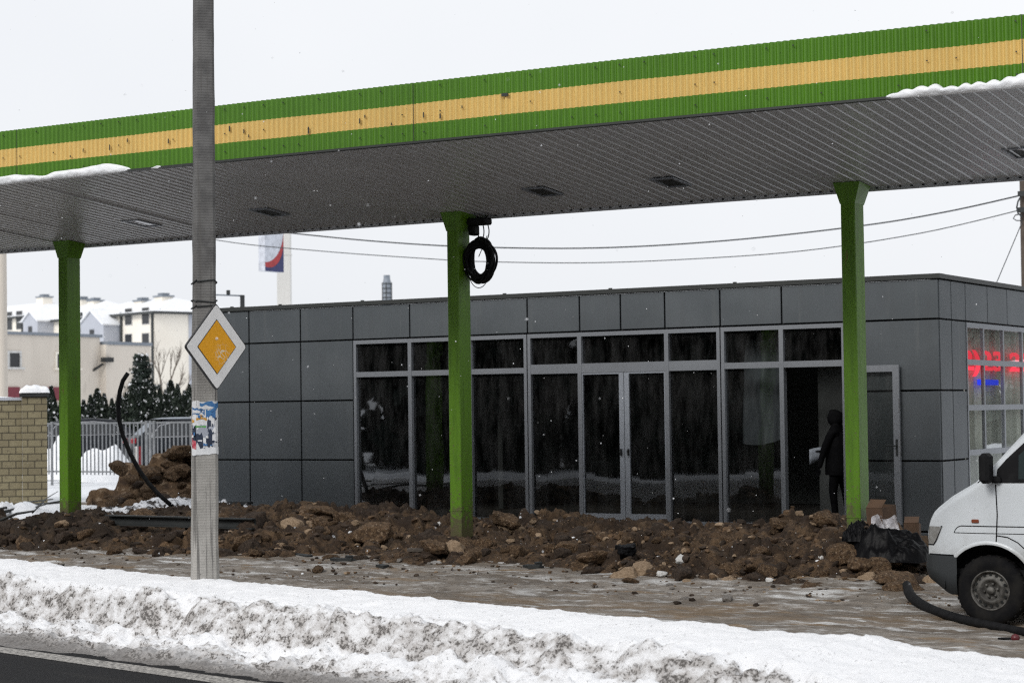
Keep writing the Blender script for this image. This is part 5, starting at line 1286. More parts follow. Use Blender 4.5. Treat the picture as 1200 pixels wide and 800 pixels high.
# ------------------------------------------------------------------ cars beyond the fence
def car(loc, rz, label, snow_roof=False):
    c = thing('parked_car', (0, 0, 0), label, 'car')
    out = [(-2.2, .45), (-2.25, .75), (-2.15, 1.0), (-1.95, 1.05), (-1.55, 1.42), (-1.2, 1.50), (-.3, 1.54), (.35, 1.48), (1.05, 1.08), (1.9, .95), (2.2, .78), (2.25, .45)]
    xs2 = np.linspace(-2.25, 2.25, 80); ox = np.array([o[0] for o in out]); oz = np.array([o[1] for o in out]); top = np.interp(xs2, np.sort(ox), oz[np.argsort(ox)])
    mb = MB()
    def w(x, z): return .88-.12*np.clip((np.abs(x)-1.5)/.75, 0, 1)**2-.22*np.clip((z-.95)/.6, 0, 1)
    rows2 = []
    for i, x in enumerate(xs2):
        zb2 = .28
        for wx in (-1.35, 1.38):
            if abs(x-wx) < .36: zb2 = max(zb2, .32+math.sqrt(.36**2-(x-wx)**2))
        zs2 = np.linspace(zb2, max(top[i], zb2+.02), 10); rows2.append([(x, -float(w(x, z)), z) for z in zs2]+[(x, y*float(w(x, zs2[-1])), zs2[-1]+.03) for y in (-.5, 0, .5)]+[(x, float(w(x, z)), z) for z in zs2[::-1]])
    mb.grid(np.array(rows2)); n = len(rows2[0]); mb.add(rows2[0], [list(range(n))]); mb.add(rows2[-1], [list(range(n))]); mb.build('body', 'car_dark', c)
    def flank(poly, off, sg): return [(x, sg*(float(w(x, z))+off), z) for x, z in poly]
    for sg in (-1, 1):
        mb = MB(); q = [(-1.72, 1.03), (-1.45, 1.36), (-1.1, 1.43), (-.3, 1.46), (.25, 1.41), (.85, 1.05)]; mb.add(flank(q, .012, sg), [list(range(6))]); o = mb.build('side_window', 'dark_window', c)
        mb = MB(); mb.tube(flank(q+[q[0]], .018, sg), .014, 5, cap=False); mb.build('window_trim', 'chrome', o)
    for x in (-1.35, 1.38):
        for sg in (-1, 1):
            mb = MB(); mb.lathe([(.0, -.02*-sg), (.19, -.01*-sg), (.30, 0), (.32, .05*-sg), (.32, .18*-sg), (.0, .18*-sg)], (x, sg*.86, .32), n=24); o = mb.build('wheel', 'tyre', c)
            mb = MB(); mb.lathe([(.20, .006*sg), (.17, .022*sg), (.06, .02*sg), (0, .025*sg)], (x, sg*.86, .32), n=18); mb.build('rim', 'galvanised', o)
    for sg in (-1, 1):
        mb = MB(); mb.cbox((-2.17, sg*.68, .93), (.14, .24, .15), bev=.02); mb.build('tail_lamp', 'car_lamp', c)
        mb = MB(); mb.cbox((2.12, sg*.62, .75), (.16, .26, .12), bev=.02); mb.build('headlight', 'chrome', c)
    mb = MB(); mb.add([(-1.96, -.60, 1.09), (-1.96, .60, 1.09), (-1.60, .52, 1.43), (-1.60, -.52, 1.43)], [[0, 1, 2, 3]]); mb.build('rear_window', 'zinc', c)
    mb = MB(); mb.add([(1.0, -.66, 1.14), (1.0, .66, 1.14), (.42, .55, 1.49), (.42, -.55, 1.49)], [[0, 1, 2, 3]]); mb.build('windshield', 'zinc', c)
    if snow_roof: 
        A = np.linspace(-1, 1, 14); XX_, YY_ = np.meshgrid(A, A, indexing='ij'); mb = MB(); mb.grid(np.stack([-.45+XX_*1.05, YY_*.58, 1.54+.05*np.clip(1-XX_**4, 0, 1)*np.clip(1-YY_**4, 0, 1)], -1)); mb.build('frosted_roof', 'zinc', c)
    c.location = loc; c.rotation_euler.z = rz; return c
p = at(240, 540, D=57.5); car((p[0], p[1], float(ground(p[0], p[1]))), R_(52), 'dark estate car with frosted roof parked behind the picket fence', True)
p = at(120, 540, D=63); car((p[0], p[1], float(ground(p[0], p[1]))), R_(46), 'dark car with red tail lamp parked behind the snow pile and fence')
p = at(119, 535, D=53.5)
A = np.linspace(-1, 1, 40); XX_, YY_ = np.meshgrid(A, A, indexing='ij'); d_ = np.hypot(XX_, YY_); mb = MB()
mb.grid(np.stack([p[0]+XX_*1.0, p[1]+YY_*1.0, .45+1.15*np.clip(1-d_, 0, 1)**.8*(1+.3*fbm(XX_*2, YY_*2, 0, 3, 5))], -1)); tag(mb.build('snow_pile', 'snow', base=(p[0], p[1], .45)), 'white heap of cleared snow behind the picket fence', 'snow heap')
p = at(70, 545, D=56); mb = MB()
mb.grid(np.stack([p[0]+XX_*1.1, p[1]+YY_*1.1, .45+1.1*np.clip(1-d_, 0, 1)**.8*(1+.3*fbm(XX_*2, YY_*2, 0, 3, 15))], -1)); tag(mb.build('snow_pile', 'snow', base=(p[0], p[1], .45)), 'lower heap of cleared snow behind the fence beside the left column', 'snow heap')

# ------------------------------------------------------------------ trees
def leaf_cloud(mb, pts, size, seed, mi=0, up=.0):
    r = np.random.default_rng(seed)
    for q in pts:
        a = r.normal(size=3); a /= np.linalg.norm(a); b2 = np.cross(a, r.normal(size=3)); b2 /= np.linalg.norm(b2)+1e-9; s_ = size*r.uniform(.6, 1.4); b2[2] += up
        mb.add([q-a*s_*.5, q+b2*s_*.5, q+a*s_*.5, q-b2*s_*.5], [[0, 1, 2, 3]], mi)
def thuja(h, rad, seed, n=3600):
    r = np.random.default_rng(seed); t = thing('thuja', (0, 0, 0), 'dark', 'tree'); z = h*r.random(n)**.8; a = r.uniform(0, 6.28, n)
    rr = rad*np.minimum(1, 1.25*(1-(z/h))**.85+.02)*(.6+.4*np.sqrt(r.random(n)))*(1+.22*vnoise(np.cos(a)*2, z*2.2, np.sin(a)*2, seed))
    mb = MB(); leaf_cloud(mb, np.stack([rr*np.cos(a), rr*np.sin(a), z+.08], -1), .085, seed, 0, .5)
    k = n//26; i = r.integers(0, n, k); leaf_cloud(mb, np.stack([rr[i]*1.04*np.cos(a[i]), rr[i]*1.04*np.sin(a[i]), z[i]+.1], -1), .09, seed+1, 1)
    mb.build('crown', ['leaf_dark', 'snow'], t, recalc=False); mb = MB(); mb.tube([(0, 0, -.1), (0, 0, h*.85)], [.07, .02], 6); mb.build('trunk', 'bark', t); return t
protos = [thuja(2.2, .40, 3), thuja(2.6, .42, 5), thuja(1.9, .40, 8)]
hd_ = [(60, 455, 0), (72, 466, 1), (98, 470, 0), (106, 464, 1), (114, 458, 2), (122, 463, 0), (131, 468, 1), (140, 464, 2), (148, 462, 0), (157, 446, 1), (171, 448, 0), (178, 452, 2), (187, 456, 1), (194, 459, 0), (200, 449, 2), (208, 452, 1), (216, 460, 0), (222, 452, 1), (230, 455, 2), (242, 458, 0), (80, 462, 2), (89, 468, 1)]
used = set()
for k, (px, py, i) in enumerate(hd_):
    D_ = 66+2*(k % 3); p = at(px, py, D=D_); hgt = p[2]-.55; s_ = hgt/(2.2, 2.6, 1.9)[i]
    if i in used: dup(protos[i], (p[0], p[1], .5), rng.uniform(0, 6), s_)
    else: protos[i].location = (p[0], p[1], .5); protos[i].scale = (s_,)*3; used.add(i)
for o in list(COL.objects):
    if o.name.startswith('thuja'): o['label'] = 'dark snow-flecked thuja in the clipped row behind the parked cars'; o['group'] = 'thujas in the row behind the fence'
def conifer(h, rad, seed, label, loc, n=6500, mat='fir_dark'):
    r = np.random.default_rng(seed); t = thing('fir_tree', (0, 0, 0), label, 'tree'); mb = MB(); pts = []; sn_ = []
    for lv in np.linspace(.10, .97, 17):
        R0 = rad*(1-lv)**.85*(1+.2*r.normal()); nb = 9
        for b_ in range(nb):
            a = r.uniform(0, 6.28); L = R0*r.uniform(.65, 1.15); m_ = int(n/17/nb)
            for _ in range(m_):
                u_ = r.random()**.7; q = np.array([math.cos(a)*L*u_, math.sin(a)*L*u_, h*lv-.28*L*u_+.10*L*u_**2])+r.normal(size=3)*np.array([.10, .10, .05])*rad*.6; pts.append(q)
                if r.random() < .07: sn_.append(q+np.array([0, 0, .05]))
    leaf_cloud(mb, pts, .15*rad/1.6, seed); leaf_cloud(mb, sn_, .14*rad/1.6, seed+1, 1); mb.build('crown', [mat, 'snow'], t, recalc=False)
    mb = MB(); mb.tube([(0, 0, -.2), (0, 0, h*.95)], [.05*rad+.05, .015], 7); mb.build('trunk', 'bark', t); t.location = loc; return t
p = at(166, 416, D=84); conifer(p[2]-.5, 1.75, 6, 'dark spruce standing above the hedge in front of the cream apartment block', (p[0], p[1], .5))
def bare(loc, h, seed, label, spread=.35, r0=.05, depth=4):
    r = random.Random(seed); t = thing('bare_tree', loc, label, 'tree'); mb = MB(); tb = MB()
    def grow(p, d, L, rad, k):
        q = p+d*L*.5+Vector((r.gauss(0, .04), r.gauss(0, .04), 0))*L; e = p+d*L
        (tb if k == depth else mb).tube([p, q, e], [rad, rad*.85, rad*.65], 5 if k < 2 else 4, cap=False)
        if k == 0: return
        for _ in range(3 if k > 1 else 4):
            nd = (d+Vector((r.gauss(0, spread), r.gauss(0, spread), r.uniform(-.05, .3)))).normalized(); s_ = r.uniform(.35, 1.0); grow(p+d*L*s_, nd, L*r.uniform(.5, .75), rad*.55, k-1)
    grow(Vector(loc), Vector((0, 0, 1)), h*.45, r0, depth); tb.build('trunk', 'bark', t); mb.build('crown', 'twig', t); return t
p = at(190, 390, D=100); bare((p[0], p[1], .5), p[2]-.2, 3, 'thin bare tree in front of the cream apartment block', .28, .085)
p = at(198, 408, D=98); bare((p[0], p[1], .5), p[2]-.2, 9, 'smaller bare sapling beside the thin bare tree', .3, .06)
p = at(132, 440, D=92); bare((p[0], p[1], .5), p[2]-.3, 5, 'bare bushy shrub between the beige building and the spruce', .55, .06)

# ------------------------------------------------------------------ beige flat-roofed building (its long side runs away along +Y)
c0 = at(117, 392, D=150); bbx = c0[0]; by1 = c0[1]; bzt = c0[2]
bei = thing('beige_building', (bbx-6, by1-20, .4), 'low flat-roofed beige building with burgundy plinth band', 'building')
def by(px): return at(px, 440, X=bbx)[1]
def bz(py, px): return at(px, py, X=bbx)[2]
by0 = by(-60)
mb = MB(); mb.box((bbx-14, by0, -.2), (bbx, by1, bzt-.22)); mb.build('wall', 'render_beige', bei)
mb = MB(); mb.box((bbx-14.1, by0-.1, bzt-.218), (bbx+.14, by1+.14, bzt)); mb.build('parapet', 'zinc', bei)
mb = MB(); mb.box((bbx-9, by1+.002, -.2), (bbx+.6, by1+5, bz(404, 120))); mb.build('side_wing', 'render_beige', bei)
mb = MB(); mb.box((bbx-9.1, by1+.15, bz(404, 120)+.002), (bbx+.7, by1+5.1, bz(404, 120)+.25)); mb.build('wing_parapet', 'zinc', bei)
zb0, zb1 = bz(469, 60), bz(453.5, 60)
for a, b_ in ((-10, 22), (27, 78)):
    mb = MB(); mb.box((bbx+.004, by(a), zb0), (bbx+.12, by(b_), zb1)); mb.build('burgundy_band', 'burgundy', bei)
for a, b_, split in ((-4, 24.5, 1), (64.5, 92, 0)):
    z0, z1 = bz(430.5, 40), bz(411.5, 40); ya, yb = by(a), by(b_)
    mb = MB(); t_ = .16
    mb.box((bbx+.003, ya, z0), (bbx+.10, ya+t_, z1)); mb.box((bbx+.003, yb-t_, z0), (bbx+.10, yb, z1)); mb.box((bbx+.003, ya+t_, z1-t_), (bbx+.10, yb-t_, z1)); mb.box((bbx+.003, ya-.2, z0-.15), (bbx+.22, yb+.2, z0))
    ym_ = by(8) if split else (ya+yb)/2; mb.box((bbx+.005, ym_-.2, z0), (bbx+.098, ym_+.2, z1-t_)); wo = mb.build('window', 'render_cream' if not split else 'rubble_white', bei)
    mb = MB(); mb.box((bbx+.001, ya+t_, z0), (bbx+.03, yb-t_, z1-t_)); mb.build('pane', 'dark_window', wo)
yl, zl = by(109), bz(434, 109); mb = MB(); mb.tube([(bbx, yl, zl), (bbx+.5, yl+.6, zl+.5)], .09, 6); mb.cbox((bbx+.7, yl+.8, zl+.8), (.5, .9, .35)); mb.build('wall_lamp', 'steel_dark', bei)

# ------------------------------------------------------------------ cream apartment blocks far behind, long side stepping away to the left
c = np.array([-.888, 1.0]); c /= np.linalg.norm(c); RX, RYv = np.array([ROT[0, 0], ROT[1, 0]]), FWD[:2]/np.linalg.norm(FWD[:2])
RX = RX/np.linalg.norm(RX)
U = RX*c[0]+RYv*c[1]; U /= np.linalg.norm(U)          # along the long face, away to the left
Wd = np.array([-U[1], U[0]]); Wd = Wd if Wd@RX > 0 else -Wd      # along the gable, away to the right
Wd_face = Wd
def block(pxc, D, pxl, eave_py, ridge_py, n_label, wins, dormers, chim, gable=True, depth=13.0):
    c3 = at(pxc, eave_py, D=D); o2 = c3[:2]; ze = c3[2]
    def along(px, py=400):      # distance along the long face at a pixel column
        d = ray(px, py)[:2]; A_ = np.array([[U[0], -d[0]], [U[1], -d[1]]]); return float(np.linalg.solve(A_, -o2)[0])
    def zat(px, py, off=0):
        L = along(px, py); q = o2+U*L; d = ray(px, py); t = math.hypot(*q)/math.hypot(*d[:2]); return CAM_H+d[2]*t
    L = along(pxl); T = lambda l, w, z: (o2[0]+U[0]*l+Wd[0]*w, o2[1]+U[1]*l+Wd[1]*w, z)
    b = thing('apartment_block', T(L/2, depth/2, 0), n_label, 'building')
    def obx(mb, l0, l1, w0, w1, z0, z1, mi=0):
        vs = [T(l, w, z) for z in (z0, z1) for l, w in ((l0, w0), (l1, w0), (l1, w1), (l0, w1))]
        mb.add(vs, [[3, 2, 1, 0], [4, 5, 6, 7], [0, 1, 5, 4], [1, 2, 6, 5], [2, 3, 7, 6], [3, 0, 4, 7]], mi)
    mb = MB(); obx(mb, 0, L, 0, depth, -1, ze-.15); mb.build('wall', 'render_cream', b)
    if gable:
        mb = MB(); obx(mb, -.12, -.003, depth*.36, depth, -1, ze-.2); mb.build('siding', 'siding_grey', b)
    rh = zat(pxl+10, ridge_py) if False else ze+(eave_py-ridge_py)/F_PX*D*1.0
    ov = .6; mb = MB(); hip = depth*.45
    vs = [T(-ov, -ov, ze-.05), T(L+ov*.2, -ov, ze-.05), T(L+ov*.2, depth+ov, ze-.05), T(-ov, depth+ov, ze-.05), T(hip, depth/2, rh), T(L+ov*.2, depth/2, rh)]
    mb.add(vs, [[0, 1, 5, 4], [2, 3, 4, 5], [3, 0, 4], [1, 2, 5], [3, 2, 1, 0]]); ro = mb.build('roof', 'snow', b)
    mb = MB(); obx(mb, -ov-.05, L+ov*.2, -ov-.08, -ov+.02, ze-.38, ze-.06); obx(mb, -ov-.05, -ov+.05, -ov+.021, depth+ov, ze-.38, ze-.06); mb.build('gutter', 'pipe_dark', b)
    for (px, py, hw_, hh) in wins:
        l, z = along(px, py), zat(px, py); mb = MB(); obx(mb, l-hw_-.1, l+hw_+.1, -.06, -.004, z-hh-.1, z+hh+.1); wo = mb.build('window', 'rubble_white', b)
        mb = MB(); obx(mb, l-hw_, l+hw_, -.10, -.064, z-hh, z+hh); mb.build('pane', 'dark_window', wo)
    for (pa, pb, ptop, pbot) in dormers:
        la, lb = along(pb), along(pa); zt_ = zat((pa+pb)/2, ptop); zb2 = -1; hh = (pbot-ptop)*0+abs(lb-la)*.28; d_ = 2.4
        mb = MB(); obx(mb, la, lb, -d_, -.01, zb2, zt_-hh); lm = (la+lb)/2
        mb.add([T(la, -d_, zt_-hh), T(lb, -d_, zt_-hh), T(lm, -d_, zt_)], [[0, 1, 2]]); so2 = mb.build('stair_tower', 'siding_grey', b)
        mb = MB(); e_ = .25
        mb.add([T(la-e_, -d_-e_, zt_-hh-.1), T(lm, -d_-e_, zt_+.15), T(lm, 1.5, zt_+.15), T(la-e_, 1.5, zt_-hh-.1)], [[0, 1, 2, 3]]); mb.add([T(lb+e_, -d_-e_, zt_-hh-.1), T(lm, -d_-e_, zt_+.15), T(lm, 1.5, zt_+.15), T(lb+e_, 1.5, zt_-hh-.1)], [[3, 2, 1, 0]])
        o = mb.build('tower_roof', 'snow', so2); o.modifiers.new('s', 'SOLIDIFY').thickness = .2
        mb = MB(); obx(mb, lm-.5, lm+.5, -d_-.07, -d_-.005, zt_-hh-2.4, zt_-hh-.7); mb.build('tower_window', 'dark_window', so2)
    for (px, py, w_) in chim:
        l = along(px, eave_py); z = ze+(eave_py-py)/F_PX*D; mb = MB(); obx(mb, l-w_, l+w_, depth*.38, depth*.5, ze, z-.5); co = mb.build('chimney', 'render_cream', ro)
        mb = MB(); obx(mb, l-w_-.15, l+w_+.15, depth*.37, depth*.51, z-.5, z-.3); obx(mb, l-w_*.6, l+w_*.6, depth*.40, depth*.48, z-.24, z); mb.build('chimney_cap', 'zinc', co)
    return b, obx, along, zat
b1 = block(181, 235, 96, 364, 344, 'nearest cream apartment block with snowy hipped roof and grey stair tower', [(151, 371, .75, .95), (171, 370, .75, .95), (151, 399, .75, .75), (171, 398, .75, .75), (151, 426, .75, .75), (171, 425, .75, .75), (104.5, 376, .75, 1.0)], [(115, 142, 365, 380)], [(144, 338, .9), (120, 341, .9)])
bb, obx, along, zat = b1
for px in (180, 143.5, 97):
    l = along(px); mb = MB(); obx(mb, l-.12, l+.12, -.3, -.05, -1, zat(px, 366)); mb.build('downpipe', 'pipe_dark', bb)
b2 = block(101, 262, 25, 371, 348, 'middle cream apartment block with snowy roof seen beside the left column', [(37, 378, .8, 1.2), (82, 376, .8, 1.1)], [(46, 63, 367, 382)], [(53, 341, .9), (68, 344, .8)], gable=False)
l = b2[2](27.5); mb = MB(); b2[1](mb, l-.13, l+.13, -.3, -.05, -1, b2[3](27.5, 374)); mb.build('downpipe', 'pipe_dark', b2[0])
b3 = block(34, 288, -40, 369, 350, 'farthest cream apartment block with snowy roof at the left edge', [(11, 376, .9, 1.3), (23, 375, .9, 1.3)], [], [(11, 341, 1.0)], gable=False)

# ------------------------------------------------------------------ pylon sign, flue, roof frame, wires
p0 = at(333, 310, D=74); q = thing('pylon_sign', (p0[0], p0[1], .3), 'tall white station pylon carrying a white sign with a red and blue swoosh', 'sign')
def oriented(mb, c, ax, l0, l1, w0, w1, z0, z1, mi=0):
    pr_ = np.array([-ax[1], ax[0]])
    vs = [(c[0]+ax[0]*l+pr_[0]*w, c[1]+ax[1]*l+pr_[1]*w, z) for z in (z0, z1) for l, w in ((l0, w0), (l1, w0), (l1, w1), (l0, w1))]
    mb.add(vs, [[3, 2, 1, 0], [4, 5, 6, 7], [0, 1, 5, 4], [1, 2, 6, 5], [2, 3, 7, 6], [3, 0, 4, 7]], mi)
axr = RX; axs = np.array([math.cos(math.atan2(RX[1], RX[0])+R_(57)), math.sin(math.atan2(RX[1], RX[0])+R_(57))])
mb = MB(); oriented(mb, p0, axr, -.245, .245, -.25, .25, -.2, 10.5); mb.build('post', 'white_pylon', q)
mb = MB(); zc_ = at(333, 298.5, D=74)[2]; oriented(mb, p0, axr, -.27, .27, -.27, .27, zc_-.03, zc_+.03); mb.build('collar', 'white_pylon', q)
# sign box: face seen obliquely, near edge at px 303, far edge at px 321
sl = at(303, 300, D=72.0); zbot_ = at(303, 318, D=72.0)[2]; wface = 1.05
mb = MB(); oriented(mb, sl, axs, 0, wface, -.30, 0.0, zbot_, zbot_+3.4); sb_ = mb.build('sign_box', 'pylon_face', q)
pn = np.array([axs[1], -axs[0]])       # towards the viewer
pn = pn if pn@(-sl[:2]) > 0 else -pn
mb2 = MB(); oriented(mb2, sl, axs, 0, wface, -.30, 0, zbot_, zbot_+.1)
far_face = max((sl[:2]+np.array([-axs[1], axs[0]])*w for w in (-.30, 0)), key=lambda v: v@pn)
def decal(name, pts, mat, lift):
    mb_ = MB(); mb_.add([(far_face[0]+axs[0]*u+pn[0]*lift, far_face[1]+axs[1]*u+pn[1]*lift, zbot_+z) for u, z in pts], [list(range(len(pts)))]); return mb_.build(name, mat, sb_, recalc=False)
def arc(n=14): return [(wface*math.sin(t)*1.0, .32+1.25*(1-math.cos(t))) for t in np.linspace(0, math.pi/2, n)]
decal('red_swoosh', [(0.005, .05), (wface-.005, .05)]+[(min(u, wface-.005), z) for u, z in arc()[::-1]], 'pylon_red', .006)
decal('blue_field', [(0.005, .0), (wface-.004, .0)]+[(min(u+.0, wface-.004), max(z-.16-.25*(u/wface), .02)) for u, z in arc()[::-1]], 'pylon_blue', .010)
for k in range(6): decal('letter', [(.06+.16*k, 1.36+.02*k), (.16+.16*k, 1.37+.02*k), (.17+.16*k, 1.62+.02*k), (.07+.16*k, 1.61+.02*k)], 'pylon_blue', .006)
p = at(453.5, 340, D=150); mb = MB(); hw_ = .30
z = lambda py: at(453.5, py, D=150)[2]
mb.lathe([(.30, z(380)), (.30, z(329)), (.26, z(328)), (.24, z(323)), (.27, z(322.5)), (0, z(322.3))], (p[0], p[1], 0), 'Z', 14)
mb.lathe([(.31, z(380)), (.33, z(331)), (.31, z(330.8))], (p[0], p[1], 0), 'Z', 14); fl = thing('flue_stack', (p[0], p[1], .5), 'dark steel flue rising far behind the grey shop roof', 'chimney'); mb.lathe([(.30, .5), (.30, z(379))], (p[0], p[1], 0), 'Z', 14)
mb.build('stack', 'zinc', fl); mb = MB()
for k in range(4):
    a = k*1.57+.4; mb.tube([(p[0]+.36*math.cos(a), p[1]+.36*math.sin(a), z(365)), (p[0]+.36*math.cos(a), p[1]+.36*math.sin(a), z(331))], .035, 5)
for zz in np.arange(z(365), z(331), .35): mb.tube([(p[0]+.36*math.cos(a), p[1]+.36*math.sin(a), zz) for a in np.linspace(0, 6.28, 14)], .03, 4)
mb.build('ladder_cage', 'pipe_dark', fl)
a, b_ = at(240, 345, D=58), at(284, 346.5, D=58); fr2 = thing('roof_frame', (b_[0], b_[1], .4), 'thin dark pipe frame standing behind the left end of the grey shop', 'frame'); mb = MB()
mb.tube([tuple(a), tuple(b_)], .022, 6); mb.build('crossbar', 'zinc', fr2); mb = MB(); mb.box((b_[0]-.045, b_[1]-.05, .4), (b_[0]+.045, b_[1]+.05, b_[2]+.02)); mb.build('post', 'steel_dark', fr2)
mb = MB(); c = at(267.5, 344, D=58); mb.box((c[0]-.04, c[1]-.04, c[2]-.03), (c[0]+.04, c[1]+.04, c[2]+.10)); mb.build('lamp', 'steel_dark', fr2); mb = MB(); mb.box((a[0]-.04, a[1]-.05, .4), (a[0]+.04, a[1]+.05, a[2]+.02)); mb.build('post', 'steel_dark', fr2)
# right-hand wooden pole with wires and stay
rp = at(1199.6, 260, D=49.0); wp = thing('wire_pole', (rp[0], rp[1], .4), 'dark wire-carrying pole at the right edge behind the grey shop', 'pole')
mb = MB(); mb.tube([(rp[0]+.03, rp[1], .3), (rp[0]+.03, rp[1], 9.5)], [.14, .10], 10); mb.build('shaft', 'bark', wp)
mb = MB()
for py in (227, 246): c = at(1196.5, py, D=48.8); mb.box((c[0]-.07, c[1]-.05, c[2]-.06), (c[0]+.12, c[1]+.05, c[2]+.06))
mb.build('insulator', 'steel_dark', wp); mb = MB()
c0_ = [at(px, py, D=48.8) for px, py in ((1197, 229), (1193, 236), (1191.5, 243), (1193, 250), (1198, 254))]; mb.tube(c0_, .022, 6); c0_ = [at(px, py, D=48.8) for px, py in ((1196, 251), (1190, 252), (1187.5, 256), (1191, 258.5), (1198, 258.5))]; mb.tube(c0_, .014, 6); mb.build('wire_loop', 'wire', wp)
def wire(pxs, D0, D1, r, label):
    pts = []
    n = len(pxs)
    for i, (px, py) in enumerate(pxs): pts.append(at(px, py, D=D0+(D1-D0)*i/(n-1)))
    mb_ = MB(); f = []; cv_ = [Vector(v) for v in pts]
    for i in range(n-1):
        for t in np.linspace(0, 1, 8)[:-1]:
            a0, a1, a2, a3 = cv_[max(i-1, 0)], cv_[i], cv_[i+1], cv_[min(i+2, n-1)]; f.append(.5*((2*a1)+(-a0+a2)*t+(2*a0-5*a1+4*a2-a3)*t*t+(-a0+3*a1-3*a2+a3)*t**3))
    mb_.tube(f+[cv_[-1]], r, 5); return tag(mb_.build('overhead_wire', 'wire', base=tuple(pts[0])), label, 'wire')
wire([(120, 240), (240, 261), (340, 273), (450, 283.5), (560, 289.5), (700, 290.5), (850, 282), (1010, 264.5), (1110, 248), (1198, 228.5)], 60, 48.8, .020, 'upper overhead wire sagging behind the canopy columns')
wire([(120, 252), (255, 281.5), (380, 294.5), (500, 303), (560, 306.3), (680, 308), (800, 304), (940, 294), (1080, 273), (1198, 245.5)], 60, 48.8, .013, 'lower thinner overhead wire sagging behind the canopy columns')
a, b_ = at(1198, 260, D=48.8), at(1168, 331, D=46); e = b_+(b_-a)*((b_[2]-.5)/(a[2]-b_[2])); mb = MB(); mb.tube([tuple(a), tuple(e)], .012, 5); tag(mb.build('stay_wire', 'wire', base=tuple(a)), 'slanting stay wire running down from the pole at the right edge', 'wire')

# ------------------------------------------------------------------ what the windows mirror: wood and hedge on the photographer's side of the road, another wood added at right
def wood(name, cells, seed, label, size=1.3):
    r_ = np.random.default_rng(seed); mb = MB(); wv = []
    for x, y in cells:
        h = r_.uniform(10, 16); R0 = r_.uniform(2.4, 4.0); n = 520; z = h*r_.random(n); a = r_.uniform(0, 6.28, n); rr = R0*(1.02-z/h)**.55*np.sqrt(r_.random(n)); wv += list(np.stack([x+rr*np.cos(a), y+rr*np.sin(a), z+.2], -1))
    leaf_cloud(mb, wv, size, seed); return tag(mb.build(name, 'fir_dark', recalc=False), label, 'wood', kind='stuff')
r_ = np.random.default_rng(12)
wood('wood', [from_st(-130+k*2.3+r_.uniform(-1, 1), r_.uniform(-24, -13)) for k in range(78)], 4, 'dark wood on the far side of the road behind the viewpoint')
wood('wood', [(r_.uniform(6, 12)+k*1.1, 82+r_.uniform(-6, 6)-k*.55) for k in range(46)], 5, 'unseen dark wood added at the right to darken the side window reflection')  # added out of view so the side window mirrors less white sky

# ------------------------------------------------------------------ snow in the air
r_ = np.random.default_rng(21); mb = MB()
octv = np.array([(1, 0, 0), (-1, 0, 0), (0, 1, 0), (0, -1, 0), (0, 0, 1), (0, 0, -1)], float); octf = [[0, 2, 4], [2, 1, 4], [1, 3, 4], [3, 0, 4], [2, 0, 5], [1, 2, 5], [3, 1, 5], [0, 3, 5]]
for k in range(520):
    D_ = (7**3+(27**3-7**3)*r_.random())**(1/3); px, py = r_.uniform(-150, 1350), r_.uniform(-100, 780); p = at(px, py, D=D_)
    if p[2] < .8 or (p[1] > 27.9): continue
    rad = r_.uniform(.0028, .0068)*(1.5 if r_.random() < .06 else 1); mb.add(p+octv*rad*r_.uniform(.7, 1.3, (6, 1)), octf)
tag(mb.build('falling_snow', 'snow', recalc=False), 'scattered snowflakes drifting through the air', 'snowflakes', kind='stuff')

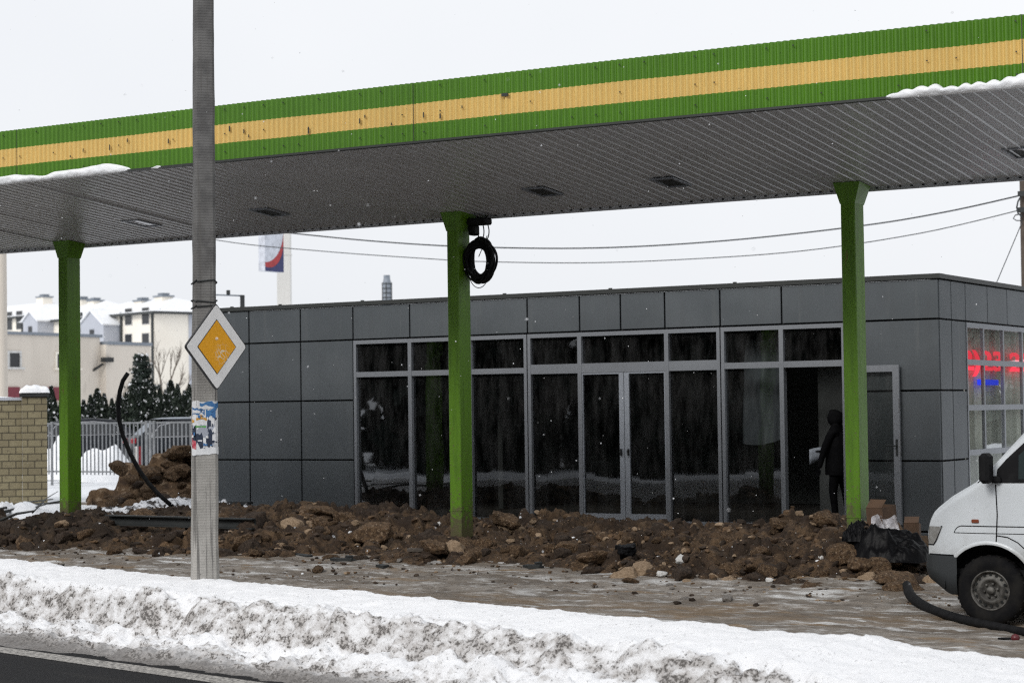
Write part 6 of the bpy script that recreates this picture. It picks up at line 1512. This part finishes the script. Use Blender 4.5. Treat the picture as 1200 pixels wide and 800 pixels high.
# ------------------------------------------------------------------ camera, light, sky
cam = bpy.data.cameras.new('camera'); co = bpy.data.objects.new('camera', cam); COL.objects.link(co); SC.camera = co
M3 = Matrix(ROT.tolist()); co.matrix_world = Matrix.Translation((0, 0, CAM_H))@M3.to_4x4()
cam.lens = F_PX/1200*36; cam.sensor_width = 36; cam.clip_start = .5; cam.clip_end = 6000
cam.dof.use_dof = True; cam.dof.focus_distance = 22.5; cam.dof.aperture_fstop = 2.8
SUN_EL, SUN_AZ = R_(34), math.atan2(-FWD[1]*1.0-RX[1]*.75, -FWD[0]-RX[0]*.75)     # from behind the camera's left shoulder
sd = Vector((math.cos(SUN_EL)*math.cos(SUN_AZ), math.cos(SUN_EL)*math.sin(SUN_AZ), math.sin(SUN_EL)))
sun = bpy.data.lights.new('sun', 'SUN'); sun.energy = 1.45; sun.angle = R_(20); sun.color = (1.0, .97, .93); so3 = bpy.data.objects.new('sun', sun); COL.objects.link(so3)
so3.rotation_euler = sd.to_track_quat('Z', 'Y').to_euler()
w = bpy.data.worlds.new('World'); SC.world = w; w.use_nodes = True; nt = w.node_tree; nt.nodes.clear(); b = NB(nt)
sky = b.n('ShaderNodeTexSky', sky_type='NISHITA'); sky.sun_disc = False; sky.sun_elevation = SUN_EL; sky.sun_rotation = math.pi/2-SUN_AZ; sky.air_density = 1.0; sky.dust_density = 4.0; sky.ozone_density = 1.0
hs = b.n('ShaderNodeHueSaturation'); hs.inputs['Saturation'].default_value = .15; nt.links.new(sky.outputs[0], hs.inputs['Color'])
tc = b.n('ShaderNodeTexCoord'); cl = b.noise(tc.outputs['Generated'], 1.6, 4, .5)
ov = b.mix(b.ramp(cl, .3, .7), (8.1, 8.35, 8.75), (9.1, 9.25, 9.5))
col = b.mix(.85, hs.outputs[0], ov)
bg = b.n('ShaderNodeBackground'); nt.links.new(col, bg.inputs[0]); bg.inputs[1].default_value = .108
wo_ = b.n('ShaderNodeOutputWorld'); nt.links.new(bg.outputs[0], wo_.inputs[0])
SC.view_settings.view_transform = 'Standard'; SC.view_settings.look = 'None'; SC.view_settings.exposure = 0.1; SC.view_settings.gamma = 1.0; SC.view_settings.use_curve_mapping = False
SC.render.engine = 'CYCLES'; SC.cycles.max_bounces = 8; SC.cycles.transparent_max_bounces = 12; SC.cycles.glossy_bounces = 4; SC.cycles.use_denoising = False; SC.cycles.use_adaptive_sampling = False; SC.cycles.pixel_filter_type = 'BLACKMAN_HARRIS'; SC.cycles.filter_width = 1.25; SC.cycles.sample_clamp_indirect = 4.0; SC.cycles.caustics_reflective = False; SC.cycles.caustics_refractive = False
